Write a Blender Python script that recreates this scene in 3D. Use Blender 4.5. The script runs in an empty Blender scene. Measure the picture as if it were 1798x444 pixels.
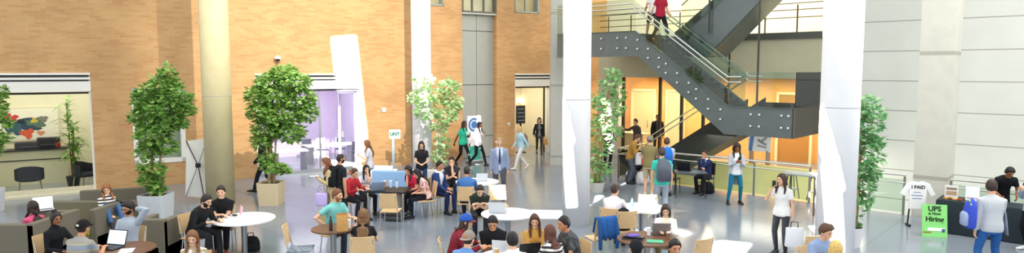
import bpy, bmesh, math, random
import numpy as np
from mathutils import Vector, Matrix
random.seed(7); np.random.seed(7)
SC = bpy.context.scene
COL = SC.collection
PI = math.pi
def R(d): return d*PI/180
# ------------------------------------------------------------------ camera
F = 1150.0; CX, CY = 899.0, 222.0; CAMH = 3.7
TH = math.atan(100.0/F)
cam = bpy.data.cameras.new('camera'); cam.sensor_width = 36; cam.lens = 36*F/1798.0
cam.clip_end = 300
camo = bpy.data.objects.new('camera', cam); COL.objects.link(camo)
camo.location = (0, 0, CAMH); camo.rotation_euler = (PI/2-TH, 0, 0)
SC.camera = camo
SC.view_settings.view_transform = 'Standard'
SC.view_settings.look = 'None'
SC.view_settings.exposure = 0.0
def ray(px, py):
    cx = (px-CX)/F; cy = (CY-py)/F
    return Vector((cx, math.cos(TH)+cy*math.sin(TH), cy*math.cos(TH)-math.sin(TH)))
def G(px, py, z=0.0):
    """where the sight line of a photo point meets the level z"""
    d = ray(px, py); t = (z-CAMH)/d.z
    return Vector((d.x*t, d.y*t, z))
def HIT(px, py, p0, n):
    d = ray(px, py); o = Vector((0, 0, CAMH)); t = (Vector(p0)-o).dot(Vector(n))/d.dot(Vector(n))
    return o+d*t
def ATY(px, py, Y): return HIT(px, py, (0, Y, 0), (0, 1, 0))
# ------------------------------------------------------------------ materials
def lin(h):
    h = h.lstrip('#'); c = [int(h[i:i+2], 16)/255 for i in (0, 2, 4)]
    return tuple((x/12.92 if x <= .04045 else ((x+.055)/1.055)**2.4) for x in c)+(1,)
MATS = {}
def newmat(name):
    m = bpy.data.materials.new(name); m.use_nodes = True
    nt = m.node_tree; b = nt.nodes['Principled BSDF']; return m, nt, b
def mat(hexc, rough=.6, metal=0.0, var=.12, scale=25, emit=0, spec=.4, name=None):
    key = (hexc, rough, metal, var, scale, emit, spec)
    if key in MATS: return MATS[key]
    m, nt, b = newmat(name or 'mat_'+hexc.lstrip('#'))
    c = lin(hexc)
    b.inputs['Roughness'].default_value = rough; b.inputs['Metallic'].default_value = metal
    b.inputs['Specular IOR Level'].default_value = spec
    if var > 0:
        tc = nt.nodes.new('ShaderNodeTexCoord'); n = nt.nodes.new('ShaderNodeTexNoise')
        n.inputs['Scale'].default_value = scale; n.inputs['Detail'].default_value = 3
        nt.links.new(tc.outputs['Object'], n.inputs['Vector'])
        r = nt.nodes.new('ShaderNodeValToRGB')
        r.color_ramp.elements[0].position = .3; r.color_ramp.elements[1].position = .7
        r.color_ramp.elements[0].color = tuple(x*(1-var) for x in c[:3])+(1,)
        r.color_ramp.elements[1].color = tuple(min(1, x*(1+var)) for x in c[:3])+(1,)
        nt.links.new(n.outputs['Fac'], r.inputs['Fac']); nt.links.new(r.outputs['Color'], b.inputs['Base Color'])
    else: b.inputs['Base Color'].default_value = c
    if emit:
        b.inputs['Emission Color'].default_value = c; b.inputs['Emission Strength'].default_value = emit
    MATS[key] = m; return m
def cloth(h): return mat(h, .85, 0, .07, 70, spec=.15)
def metal(h='#c8cacb', r=.25): return mat(h, r, 1.0, 0)
def stripes(h1, h2, scale, axis='Z', h3=None):
    key = ('st', h1, h2, scale, axis, h3)
    if key in MATS: return MATS[key]
    m, nt, b = newmat('striped_fabric')
    tc = nt.nodes.new('ShaderNodeTexCoord'); w = nt.nodes.new('ShaderNodeTexWave')
    w.bands_direction = axis; w.inputs['Scale'].default_value = scale; w.inputs['Distortion'].default_value = .6
    r = nt.nodes.new('ShaderNodeValToRGB'); r.color_ramp.interpolation = 'CONSTANT'
    r.color_ramp.elements[0].color = lin(h1); r.color_ramp.elements[1].position = .5; r.color_ramp.elements[1].color = lin(h2)
    if h3:
        e = r.color_ramp.elements.new(.8); e.color = lin(h3)
    nt.links.new(tc.outputs['Object'], w.inputs['Vector']); nt.links.new(w.outputs['Fac'], r.inputs['Fac'])
    nt.links.new(r.outputs['Color'], b.inputs['Base Color']); b.inputs['Roughness'].default_value = .85
    MATS[key] = m; return m
def blotch(h1, h2, scale=14, h3=None):
    key = ('bl', h1, h2, scale, h3)
    if key in MATS: return MATS[key]
    m, nt, b = newmat('patterned_fabric')
    tc = nt.nodes.new('ShaderNodeTexCoord'); w = nt.nodes.new('ShaderNodeTexVoronoi')
    w.inputs['Scale'].default_value = scale
    r = nt.nodes.new('ShaderNodeValToRGB'); r.color_ramp.interpolation = 'CONSTANT'
    r.color_ramp.elements[0].color = lin(h1); r.color_ramp.elements[1].position = .45; r.color_ramp.elements[1].color = lin(h2)
    if h3:
        e = r.color_ramp.elements.new(.75); e.color = lin(h3)
    nt.links.new(tc.outputs['Object'], w.inputs['Vector'])
    sp = nt.nodes.new('ShaderNodeSeparateColor')
    nt.links.new(w.outputs['Color'], sp.inputs['Color']); nt.links.new(sp.outputs['Red'], r.inputs['Fac'])
    nt.links.new(r.outputs['Color'], b.inputs['Base Color']); b.inputs['Roughness'].default_value = .85
    MATS[key] = m; return m
def glassmat(tint='#dff0ea', refl=.10, name='glass'):
    key = ('gl', tint, refl)
    if key in MATS: return MATS[key]
    m, nt, b = newmat(name); nt.nodes.remove(b)
    out = nt.nodes['Material Output']
    t = nt.nodes.new('ShaderNodeBsdfTransparent'); t.inputs['Color'].default_value = lin(tint)
    g = nt.nodes.new('ShaderNodeBsdfGlossy'); g.inputs['Roughness'].default_value = .03
    fr = nt.nodes.new('ShaderNodeFresnel'); fr.inputs['IOR'].default_value = 1.45
    mm = nt.nodes.new('ShaderNodeMath'); mm.operation = 'MULTIPLY'; mm.inputs[1].default_value = refl*10
    mm.use_clamp = True
    mx = nt.nodes.new('ShaderNodeMixShader')
    nt.links.new(fr.outputs[0], mm.inputs[0]); nt.links.new(mm.outputs[0], mx.inputs[0])
    nt.links.new(t.outputs[0], mx.inputs[1]); nt.links.new(g.outputs[0], mx.inputs[2])
    nt.links.new(mx.outputs[0], out.inputs['Surface'])
    MATS[key] = m; return m
# ------------------------------------------------------------------ mesh builder
class MB:
    def __init__(s): s.v = []; s.f = []
    def add(s, vs, fs):
        o = len(s.v); s.v += [tuple(v) for v in vs]; s.f += [tuple(i+o for i in f) for f in fs]; return s
    def box(s, c, size, rot=0.0, M=None):
        hx, hy, hz = (q/2 for q in size)
        m = Matrix.Translation(Vector(c)) @ (M if M is not None else Matrix.Rotation(rot, 4, 'Z'))
        vs = [m @ Vector((x*hx, y*hy, z*hz)) for x in (-1, 1) for y in (-1, 1) for z in (-1, 1)]
        return s.add(vs, [(0, 1, 3, 2), (4, 6, 7, 5), (0, 4, 5, 1), (2, 3, 7, 6), (0, 2, 6, 4), (1, 5, 7, 3)])
    def prism(s, poly, d):
        """polygon (3-D points) pushed along d"""
        n = len(poly); d = Vector(d); p = [Vector(q) for q in poly]
        return s.add(p+[q+d for q in p], [tuple(range(n))[::-1], tuple(range(n, 2*n))]+[(i, (i+1) % n, n+(i+1) % n, n+i) for i in range(n)])
    def loft(s, secs, n=16, e=2.0, cap=True):
        """secs: (centre, axis x, axis y, rx, ry)"""
        vs = []; fs = []
        for c, ax, ay, rx, ry in secs:
            for k in range(n):
                a = 2*PI*k/n; ca, sa = math.cos(a), math.sin(a)
                px = math.copysign(abs(ca)**(2/e), ca)*rx; py = math.copysign(abs(sa)**(2/e), sa)*ry
                vs.append(Vector(c)+Vector(ax)*px+Vector(ay)*py)
        m = len(secs)
        for i in range(m-1):
            for k in range(n):
                k2 = (k+1) % n
                fs.append((i*n+k, i*n+k2, (i+1)*n+k2, (i+1)*n+k))
        if cap:
            fs.append(tuple(range(n))[::-1]); fs.append(tuple((m-1)*n+k for k in range(n)))
        return s.add(vs, fs)
    def tube(s, pts, rad, n=10, flat=1.0, ref=None, round_ends=True):
        pts = [Vector(p) for p in pts]
        if not hasattr(rad, '__len__'): rad = [rad]*len(pts)
        rad = list(rad)
        tang = []
        for i in range(len(pts)):
            a = pts[max(i-1, 0)]; b = pts[min(i+1, len(pts)-1)]; t = (b-a)
            tang.append(t.normalized() if t.length > 1e-9 else Vector((0, 0, 1)))
        r0 = Vector(ref) if ref is not None else (Vector((1, 0, 0)) if abs(tang[0].x) < .8 else Vector((0, 1, 0)))
        secs = []
        ax = None
        for i, p in enumerate(pts):
            q = r0 if ax is None else ax
            ax = (q-tang[i]*q.dot(tang[i])).normalized(); ay = tang[i].cross(ax)
            secs.append((p, ax, ay, rad[i], rad[i]*flat))
        if round_ends:
            c, ax_, ay_, r, r2 = secs[0]; t = tang[0]
            secs = [(c-t*r*.9, ax_, ay_, r*.35, r2*.35), (c-t*r*.55, ax_, ay_, r*.82, r2*.82)]+secs
            c, ax_, ay_, r, r2 = secs[-1]; t = tang[-1]
            secs += [(c+t*r*.55, ax_, ay_, r*.82, r2*.82), (c+t*r*.9, ax_, ay_, r*.35, r2*.35)]
        return s.loft(secs, n)
    def lathe(s, prof, c=(0, 0, 0), n=24):
        c = Vector(c)
        return s.loft([(c+Vector((0, 0, z)), (1, 0, 0), (0, 1, 0), max(r, 1e-4), max(r, 1e-4)) for r, z in prof], n)
    def ell(s, c, r, M=None, nu=14, nv=9):
        vs = []; fs = []
        M3 = M if M is not None else Matrix.Identity(3)
        for i in range(nv+1):
            t = PI*i/nv
            for k in range(nu):
                a = 2*PI*k/nu
                st = max(math.sin(t), 1e-3)
                vs.append(Vector(c)+M3 @ Vector((r[0]*st*math.cos(a), r[1]*st*math.sin(a), r[2]*math.cos(t))))
        for i in range(nv):
            for k in range(nu):
                k2 = (k+1) % nu
                fs.append((i*nu+k, (i+1)*nu+k, (i+1)*nu+k2, i*nu+k2))
        fs.append(tuple(range(nu))); fs.append(tuple(nv*nu+k for k in range(nu))[::-1])
        return s.add(vs, fs)
    def xf(s, M):
        s.v = [tuple(M @ Vector(v)) for v in s.v]; return s
    def build(s, name, m=None, parent=None, smooth=True, bevel=0, remesh=0, sm=0, angle=None):
        me = bpy.data.meshes.new(name); me.from_pydata(s.v, [], s.f)
        bm = bmesh.new(); bm.from_mesh(me); bmesh.ops.recalc_face_normals(bm, faces=bm.faces); bm.to_mesh(me); bm.free()
        o = bpy.data.objects.new(name, me); COL.objects.link(o)
        if m: me.materials.append(m)
        if parent is not None: o.parent = parent
        if bevel:
            md = o.modifiers.new('b', 'BEVEL'); md.width = bevel; md.segments = 2; md.limit_method = 'ANGLE'
        if remesh:
            md = o.modifiers.new('r', 'REMESH'); md.mode = 'VOXEL'; md.voxel_size = remesh; md.use_smooth_shade = True
            if sm:
                md = o.modifiers.new('s', 'SMOOTH'); md.factor = .5; md.iterations = sm
        if smooth and not bevel:
            me.polygons.foreach_set('use_smooth', [True]*len(me.polygons))
            if angle:
                bm = bmesh.new(); bm.from_mesh(me)
                for ed in bm.edges:
                    if len(ed.link_faces) == 2 and ed.calc_face_angle(0) > R(angle): ed.smooth = False
                bm.to_mesh(me); bm.free()
        return o
def finalize():
    """turn every modifier into plain mesh"""
    bpy.context.view_layer.update()
    dg = bpy.context.evaluated_depsgraph_get(); done = {}
    for o in list(SC.objects):
        if o.type == 'MESH' and len(o.modifiers):
            me = bpy.data.meshes.new_from_object(o.evaluated_get(dg))
            done[o] = me
    for o, me in done.items():
        mats = [x for x in o.data.materials]
        o.modifiers.clear(); o.data = me
        if len(me.materials) == 0:
            for x in mats: me.materials.append(x)
        me.name = o.name
# ------------------------------------------------------------------ tags
def tag(o, label, cat, group=None, kind=None):
    o['label'] = label; o['category'] = cat
    if group: o['group'] = group
    if kind: o['kind'] = kind
    return o
def thing(name, label, cat, loc=(0, 0, 0), rz=0.0, group=None):
    o = bpy.data.objects.new(name, None); o.empty_display_size = .1; COL.objects.link(o)
    o.location = loc; o.rotation_euler = (0, 0, rz)
    return tag(o, label, cat, group)
def struct(o):
    o['kind'] = 'structure'; return o
def dup(root, loc, rz, label, group=None):
    def cp(o, par):
        c = o.copy(); COL.objects.link(c)
        if par is not None:
            c.parent = par
        for ch in list(o.children): cp(ch, c)
        return c
    r = cp(root, None); r.location = loc; r.rotation_euler = (0, 0, rz); r['label'] = label
    if group: r['group'] = group
    return r
def text_mesh(name, body, size, m, parent, loc, rot, extr=.003, align='CENTER', scale=(1, 1, 1), bold=0.0):
    cu = bpy.data.curves.new(name, 'FONT'); cu.body = body; cu.size = size; cu.extrude = extr; cu.align_x = align; cu.align_y = 'CENTER'
    cu.offset = bold
    t = bpy.data.objects.new('tmp', cu); COL.objects.link(t)
    bpy.context.view_layer.update()
    me = bpy.data.meshes.new_from_object(t.evaluated_get(bpy.context.evaluated_depsgraph_get()))
    bpy.data.objects.remove(t)
    me.name = name; me.materials.clear(); me.materials.append(m)
    o = bpy.data.objects.new(name, me); COL.objects.link(o); o.parent = parent
    o.location = loc; o.rotation_euler = rot; o.scale = scale
    return o
# ------------------------------------------------------------------ people
SKIN = {'light': '#e3b393', 'tan': '#c98f6a', 'brown': '#94603f', 'dark': '#5d3b28', 'pale': '#ecc4a8'}
TORSO = {
 'm': [(-.13, .135, .095), (-.06, .165, .112), (.02, .163, .115), (.12, .150, .110), (.22, .150, .108), (.32, .168, .118), (.39, .178, .115), (.44, .168, .102), (.475, .140, .086), (.505, .105, .070), (.535, .068, .058)],
 'f': [(-.13, .140, .095), (-.06, .170, .115), (.02, .160, .110), (.12, .130, .095), (.22, .128, .095), (.31, .142, .118), (.38, .146, .116), (.43, .140, .094), (.465, .118, .076), (.495, .088, .060), (.525, .058, .050)]}
def ik(a, t, l1, l2, pole):
    d = t-a; L = min(max(d.length, .12), (l1+l2)*.995); d = d.normalized(); t = a+d*L
    x = (l1*l1-l2*l2+L*L)/(2*L); h = math.sqrt(max(l1*l1-x*x, 0))
    p = Vector(pole); p = p-d*p.dot(d)
    if p.length < 1e-4: p = d.orthogonal()
    return a+d*x+p.normalized()*h, t
def lerp3(a, b, t): return a*(1-t)+b*t
def interp(tab, t):
    if t <= tab[0][0]: return tab[0][1], tab[0][2]
    for i in range(len(tab)-1):
        a, b = tab[i], tab[i+1]
        if t <= b[0]:
            k = (t-a[0])/(b[0]-a[0]); return a[1]*(1-k)+b[1]*k, a[2]*(1-k)+b[2]*k
    return tab[-1][1], tab[-1][2]
AX, AY, AZ = .076, .097, .118
def headpt(d):
    x, y, z = d
    X, Y, Z = AX*x, AY*y, AZ*z
    if z < 0:
        X *= 1-.26*(-z)**1.4
        if y < 0: Y *= 1-.38*(-z)
        else: Y *= 1-.06*(-z)
    return Vector((X, Y, Z))
def facey(x, z):
    q = 1-(x/AX)**2-(z/AZ)**2
    return AY*math.sqrt(max(q, .05))*(1-.06*max(0, -z/AZ))
def hairline(az, style):
    a = abs(az)*180/PI
    tabs = {'short': [(0, .52), (35, .48), (60, .25), (80, -.05), (100, -.15), (120, -.5), (180, -.62)],
            'long': [(0, .55), (35, .42), (55, .05), (75, -.35), (100, -.7), (140, -.85), (180, -.85)],
            'cap': [(0, .30), (60, .26), (120, .12), (180, .02)]}
    tb = tabs[style]
    for (p, q), (r_, s_) in zip(tb, tb[1:]):
        if a <= r_: return q+(s_-q)*(a-p)/(r_-p)
    return tb[-1][1]
def shell(mb, H, mask, off, nu=44, nv=32, noise=0.0):
    """closed cap lying over part of the head; H maps head space to body space; mask(dir)->0..1"""
    vs = []; fs = []
    for i in range(nv+1):
        t = PI*(i+.001)/(nv+.002)
        for k in range(nu):
            a = 2*PI*k/nu
            d = (math.sin(t)*math.sin(a), math.sin(t)*math.cos(a), math.cos(t))
            m = mask(d, math.atan2(d[0], d[1]))
            p = headpt(d)
            n = Vector((d[0]/AX, d[1]/AY, d[2]/AZ)).normalized()
            o = off(d) if callable(off) else off
            m = min(max(m, 0), 1); m = m*m*(3-2*m); q = p+n*((o+random.uniform(-noise, noise))*m-.014*(1-m))
            vs.append(H @ q)
    for i in range(nv):
        for k in range(nu):
            k2 = (k+1) % nu
            fs.append((i*nu+k, (i+1)*nu+k, (i+1)*nu+k2, i*nu+k2))
    fs.append(tuple(range(nu))); fs.append(tuple(nv*nu+k for k in range(nu)))
    mb.add(vs, fs)
ARM = {  # x outwards, forward, z ; relative 'f' floor-based (scaled), 'h' head-based, 'p' pelvis-based
 'down': ('p', .23, .03, -.12), 'lap': ('p', .07, .30, .10), 'table': ('f', .15, .44, .79), 'type': ('f', .10, .46, .80),
 'face': ('h', .02, .11, -.10), 'chin': ('h', .02, .10, -.13), 'phone': ('p', .06, .30, .28), 'chest': ('p', .08, .22, .33),
 'hip': ('p', .20, .02, .10), 'nape': ('h', .08, -.07, -.02), 'swingf': ('p', .20, .24, -.02), 'swingb': ('p', .22, -.22, -.06),
 'pocket': ('p', .20, .05, -.02), 'knee': ('p', .12, .40, .05), 'cross': ('f', -.05, .36, .79), 'mouth': ('h', .0, .10, -.07)}
LASTP = None
def person(label, head, yaw=0, pose='sit', h=1.72, sex='m', lean=5, side=0, hy=0, hp=0, L='table', RR='table', skin='light',
           hair=('short', '#2a1c14'), top=('tee', '#777777'), pants=('long', '#22252c'), shoes='#26262a', seat=.45, zf=0.0,
           far=False, beard=None, glasses=False, over=None, elbL=None, elbR=None, feet=None, tie=None, cap=None, lanyard=None, hm=None):
    s = h/1.72
    fwd = Vector((0, -1, 0)); lft = Vector((1, 0, 0)); up = Vector((0, 0, 1))
    def loc(x, y, z): return lft*x+fwd*y+up*z
    tt = TORSO[sex]
    if pose == 'sit': pz = seat+.095*s
    elif pose == 'walk': pz = .885*s
    elif pose == 'lie': pz = seat+.10
    else: pz = .905*s
    P = Vector((0, 0, pz))
    # spine: curved lean
    sp = {}
    def spine(t):
        ang0 = R(lean)
        n = 12; p = P.copy(); st = t*s/n; tp = 0
        d = Vector((0, 0, 1))
        for i in range(n):
            tp = (i+.5)*t/n
            a = ang0*(.55+.9*max(tp, 0)/.55)
            b = R(side)*(.5+max(tp, 0)/.55)
            d = (up*math.cos(a)+fwd*math.sin(a)).normalized()
            d = (d+lft*math.tan(b)).normalized()
            p = p+d*st
        if t < 0:
            d = (up*math.cos(ang0*.5)+fwd*math.sin(ang0*.5)).normalized(); p = P+d*t*s
        f = (fwd-d*fwd.dot(d)).normalized(); l = (lft-d*lft.dot(d)-f*lft.dot(f)).normalized()
        return p, d, f, l
    # head
    nb, nd, nf, nl = spine(.53)
    hd_ = (nd*.55+up*.45).normalized()
    hc = nb+hd_*.135*s+nf*.022*s
    a = R(hy); pch = R(hp)
    hf = (fwd*math.cos(a)+lft*math.sin(a))
    hl = (lft*math.cos(a)-fwd*math.sin(a))
    hf2 = hf*math.cos(pch)-up*math.sin(pch); hu = up*math.cos(pch)+hf*math.sin(pch)
    H3 = Matrix((( -hl.x, hf2.x, hu.x), (-hl.y, hf2.y, hu.y), (-hl.z, hf2.z, hu.z)))   # x=right, y=front, z=up
    Hs = Matrix.Translation(hc) @ (H3 @ Matrix.Diagonal((s*.98, s*.98, s*.98))).to_4x4()
    # place
    head_z = hc.z+zf
    hw = G(head[0], head[1], head_z)
    rot = Matrix.Rotation(R(yaw), 3, 'Z')
    off = rot @ Vector((hc.x, hc.y, 0))
    root = thing('person', label, 'person', (hw.x-off.x, hw.y-off.y, zf), R(yaw))
    # limbs
    sx = .172*s if sex == 'm' else .146*s
    ulen, flen, tl, sl = .29*s, .255*s, .43*s, .42*s
    shp, shd, shf, shl = spine(.438)
    arms = {}
    for sg, spec, eh in ((1, L, elbL), (-1, RR, elbR)):
        sh = shp+shl*sx*sg
        sp_ = ARM[spec] if isinstance(spec, str) else spec
        if sp_[0] == 'p': tg = P+loc(sp_[1]*sg*s, sp_[2]*s, sp_[3]*s)
        elif sp_[0] == 'f': tg = loc(sp_[1]*sg*s, sp_[2]*s, sp_[3])
        else: tg = Hs @ Vector((-sp_[1]*sg, sp_[2], sp_[3]))
        pole = loc(.55*sg, -.5, -1) if eh is None else loc(eh[0]*sg, eh[1], eh[2])
        el, wr = ik(sh, tg, ulen, flen, pole)
        arms[sg] = (sh, el, wr, spec)
    legs = {}
    for sg in (1, -1):
        hj = P+lft*.088*s*sg
        if feet: fx, fy, fz, fpitch = feet[0 if sg == 1 else 1]
        elif pose == 'sit': fx, fy, fz, fpitch = .11, .40*s+(.05 if sg > 0 else -.04), 0, 0
        elif pose == 'walk': fx, fy, fz, fpitch = (.07, .30, 0, -8) if sg == 1 else (.07, -.30, .06, 35)
        elif pose == 'lie': fx, fy, fz, fpitch = .09, .62, seat-.02, 0
        else: fx, fy, fz, fpitch = .10, 0.02*sg, 0, 0
        ank = loc(fx*s*sg, fy*s, .085*s+fz*s)
        kn, an = ik(hj, ank, tl, sl, loc(.10*sg, 1, .5 if pose in ('sit', 'lie') else 0))
        legs[sg] = (hj, kn, an, fpitch)
    tkind, tcol = top[0], top[1]
    tm = tcol if not isinstance(tcol, str) else cloth(tcol)
    sleeve = {'tee': .62, 'long': 2, 'tank': .1, 'turtle': 2}[tkind]
    pk, pc = pants[0], pants[1]
    pm = cloth(pc)
    skm = mat(SKIN[skin], .5, 0, .06, 40, spec=.35)
    vx = .012 if far else .0095
    # ---- body: one skin surface
    b = MB()
    secs = []
    for t, w, d in tt:
        p, dd, f, l = spine(t); secs.append((p, l, f, w*.8*s, d*.8*s))
    b.loft(secs, 16)
    b.tube([spine(.47)[0], nb, hc-hd_*.06*s-hf2*.01*s], [.060*s, .054*s, .056*s] if sex == 'm' else [.052*s, .045*s, .047*s], 14)
    # head
    vs = []; fs = []; nu, nv = 24, 18
    for i in range(nv+1):
        t = PI*(i+.001)/(nv+.002)
        for k in range(nu):
            aa = 2*PI*k/nu
            vs.append(Hs @ headpt((math.sin(t)*math.sin(aa), math.sin(t)*math.cos(aa), math.cos(t))))
    for i in range(nv):
        for k in range(nu):
            k2 = (k+1) % nu; fs.append((i*nu+k, (i+1)*nu+k, (i+1)*nu+k2, i*nu+k2))
    fs.append(tuple(range(nu))); fs.append(tuple(nv*nu+k for k in range(nu)))
    b.add(vs, fs)
    ns = [(Hs @ Vector((0, facey(0, .012)-.004, .012))), (Hs @ Vector((0, facey(0, -.012)+.010, -.014))), (Hs @ Vector((0, facey(0, -.03)+.016, -.034))), (Hs @ Vector((0, facey(0, -.04)-.002, -.042)))]
    b.tube(ns, [.009*s, .012*s, .0165*s, .013*s], 8)
    b.ell(Hs @ Vector((0, facey(0, -.06)-.002, -.062)), (.024*s, .010*s, .013*s), H3)          # lips
    b.ell(Hs @ Vector((0, .070, -.098)), (.028*s, .022*s, .018*s), H3)                         # chin
    b.ell(Hs @ Vector((0, facey(0, .03)-.008, .027)), (.052*s, .012*s, .010*s), H3)            # brow ridge
    for q in (-1, 1): b.ell(Hs @ Vector((q*.078, -.008, -.012)), (.010*s, .020*s, .032*s), H3)   # ears
    # arms and hands
    for sg in (1, -1):
        sh, el, wr, spec = arms[sg]
        k = .8 if sleeve >= 2 else 1
        kk = .82
        e1 = lerp3(sh, el, .5); f1 = lerp3(el, wr, .45)
        rr = (.052, .046, .040, .039, .027) if sex == 'm' else (.044, .038, .034, .033, .023)
        b.tube([sh, e1, el, f1, wr], [rr[0]*s*kk, rr[1]*s*(kk if sleeve > .5 else 1), rr[2]*s*k, rr[3]*s*k, rr[4]*s], 12)
        fd = (wr-el).normalized()
        # hand frame
        if isinstance(spec, str) and spec in ('table', 'type', 'cross', 'lap', 'knee'):
            hdn = Vector((fd.x, fd.y, fd.z*.15)).normalized(); pn = Vector((0, 0, -1))
        elif isinstance(spec, str) and spec in ('face', 'chin', 'mouth', 'nape'):
            hdn = (fd+(hc-wr).normalized()*.5).normalized(); pn = (hc-wr).normalized()
        elif isinstance(spec, str) and spec in ('phone', 'chest'):
            hdn = (fd+up*.3).normalized(); pn = (-lft*sg+up*.6-fwd*.3).normalized()
        else:
            hdn = (fd-up*.15).normalized(); pn = (-lft*sg).normalized()
        pn = (pn-hdn*pn.dot(hdn)).normalized(); sd = hdn.cross(pn)
        if sd.dot(lft*sg) > 0 and not (isinstance(spec, str) and spec in ('table', 'type', 'cross', 'lap', 'knee')): pass
        hs = s*(1.0 if sex == 'm' else .92)
        kn_c = wr+hdn*.088*hs
        b.loft([(wr-hdn*.01, sd, pn, .024*hs, .019*hs), (wr+hdn*.03*hs, sd, pn, .034*hs, .017*hs), (kn_c, sd, pn, .042*hs, .013*hs), (kn_c+hdn*.008*hs, sd, pn, .036*hs, .009*hs)], 12)
        # thumb on the side nearer the body's front / midline
        tsd = sd if sd.dot(fwd*.6-lft*sg+up*.4) > 0 else -sd
        curl = .55 if not (isinstance(spec, str) and spec in ('phone', 'chest', 'down', 'bag', 'swingf', 'swingb')) else .95
        for j, (o_, ln) in enumerate(((.032, .066), (.011, .078), (-.011, .073), (-.032, .056))):
            p0 = kn_c+tsd*o_*hs; dcur = (hdn+tsd*o_*2.2).normalized(); pts = [p0-dcur*.01]
            for c_ in (.3, .7, .8):
                an_ = curl*c_
                dcur = (dcur*math.cos(an_)+pn*math.sin(an_)).normalized()
                pts.append(pts[-1]+dcur*ln*hs*.38)
            b.tube(pts, [.0095*hs, .0095*hs, .0088*hs, .0075*hs], 7)
        th0 = wr+hdn*.028*hs+tsd*.024*hs
        d1 = (hdn*.65+tsd*.75+pn*.25).normalized(); d2 = (hdn*.95+tsd*.25+pn*.3).normalized()
        b.tube([th0, th0+d1*.036*hs, th0+d1*.036*hs+d2*.030*hs], [.013*hs, .0115*hs, .009*hs], 8)
        arms[sg] = (sh, el, wr, hdn, pn)
    # legs
    for sg in (1, -1):
        hj, kn, an, fp = legs[sg]
        k = 1.0 if pk == 'shorts' else .8
        b.tube([hj, lerp3(hj, kn, .5), kn, lerp3(kn, an, .35), an], [.078*s*.85, .068*s*.9, .052*s*k, .052*s*k, .034*s*k], 12)
        ff = fwd; b.tube([an-up*.03*s, an-up*.05*s+ff*.10*s], [.03*s, .024*s], 8)
    b.build('body', skm, root, remesh=vx, sm=1)
    # ---- face
    dk = hair[1] if hair[1] not in ('#d9b56a',) else '#8a6a3a'
    for q in (-1, 1):
        e = MB(); yy = facey(.030, 0.0)
        e.ell(Hs @ Vector((q*.030, yy+.0005, 0.0)), (.0125*s, .006*s, .0065*s), H3, 10, 6)
        e.build('eye', mat('#2a1d18', .2, 0, 0), root)
        if not far:
            e = MB(); yy = facey(.030, .020)
            e.tube([Hs @ Vector((q*.014, facey(.014, .02)+.004, .019)), Hs @ Vector((q*.030, yy+.006, .023)), Hs @ Vector((q*.046, facey(.046, .02)+.004, .018))], .0042*s, 6)
            e.build('eyebrow', mat(dk if dk != '#e8e8e8' else '#777777', .8, 0, 0), root)
    if not far:
        e = MB(); e.ell(Hs @ Vector((0, facey(0, -.06)+.007, -.060)), (.021*s, .005*s, .0065*s), H3, 10, 6)
        e.build('mouth', mat('#a8554a' if skin not in ('dark', 'brown') else '#6d3a32', .4, 0, 0), root)
    if beard:
        e = MB()
        shell(e, Hs, lambda d, az: min(.5+(-(.52 if abs(az) < .35 else (.30 if abs(az) < .8 else .10))-d[2])/.10, .5+(d[1]-.02)/.10), .011)
        e.build('beard', mat(beard, .9, 0, .2, 60), root)
    if glasses:
        e = MB()
        for q in (-1, 1):
            pts = [Hs @ Vector((q*.031+.021*math.cos(i*PI/5), facey(.03, 0)+.012, .001+.017*math.sin(i*PI/5))) for i in range(11)]
            e.tube(pts, .0025*s, 5, round_ends=False)
            e.tube([Hs @ Vector((q*.052, facey(.03, 0)+.010, .004)), Hs @ Vector((q*.080, -.01, .004))], .0022*s, 5)
        e.tube([Hs @ Vector((-.010, facey(0, 0)+.012, .004)), Hs @ Vector((.010, facey(0, 0)+.012, .004))], .0025*s, 5)
        e.build('glasses', mat('#1c1c1e', .3, 0, 0), root)
    # ---- hair
    hk, hc_ = hair[0], hair[1]
    hmt = hm or mat(hc_, .55, 0, .35, 45, spec=.4)
    hb = MB()
    st = 'long' if hk in ('long', 'longcurly', 'bun', 'bob', 'pony') else 'short'
    base_off = .006 if cap else {'short': .014, 'long': .018, 'longcurly': .026, 'bun': .013, 'bob': .022, 'afro': .042, 'curlyshort': .026, 'buzz': .006, 'quiff': .018, 'pony': .014, 'fade': .012}[hk]
    def offf(d):
        o = base_off
        if d[2] > .3 and hk in ('short', 'quiff', 'fade', 'curlyshort'): o += .012*(d[2]-.3)
        if hk == 'quiff' and d[1] > .2 and d[2] > .3: o += .02
        if cap: return .006
        if hk == 'fade' and d[2] < .25: o = .004
        return o
    shell(hb, Hs, lambda d, az: .5+(d[2]-hairline(az, st))/.14, offf, noise=.008 if hk in ('afro', 'curlyshort', 'longcurly') else .0015)
    if hk == 'bun':
        hb.ell(Hs @ Vector((0, -.045, .135)), (.045*s, .045*s, .04*s), H3)
    if hk in ('long', 'longcurly', 'bob', 'pony'):
        Ln = {'long': .40, 'longcurly': .40, 'bob': .20, 'pony': .36}[hk] if len(hair) < 3 else hair[2]
        secs = []
        wid = .078 if hk != 'longcurly' else .10
        if hk == 'pony': wid = .035
        hb_ = -hf2; 
        for i in range(9):
            k = i/8
            if k < .4:
                q = k/.4
                c = Hs @ Vector((0, -.035-.03*q, .02-.14*q)); secs.append((c, -hl, hf2, (wid+.012*q)*s, (.062-.012*q)*s))
            else:
                q = (k-.4)/.6
                t = .50-q*(Ln-.14)
                p, dd, f, l = spine(t); w, d = interp(tt, t)
                c = p-f*(max(d, .085)+.018)*s
                secs.append((c, l, f, (wid+.018-.03*q)*s, (.042-.014*q)*s))
        if hk == 'longcurly':
            secs = [(c+Vector((random.uniform(-.01, .01),)*3), x, y, a_*random.uniform(.92, 1.1), b_*random.uniform(1.0, 1.3)) for c, x, y, a_, b_ in secs]
        hb.loft(secs, 14)
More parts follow.
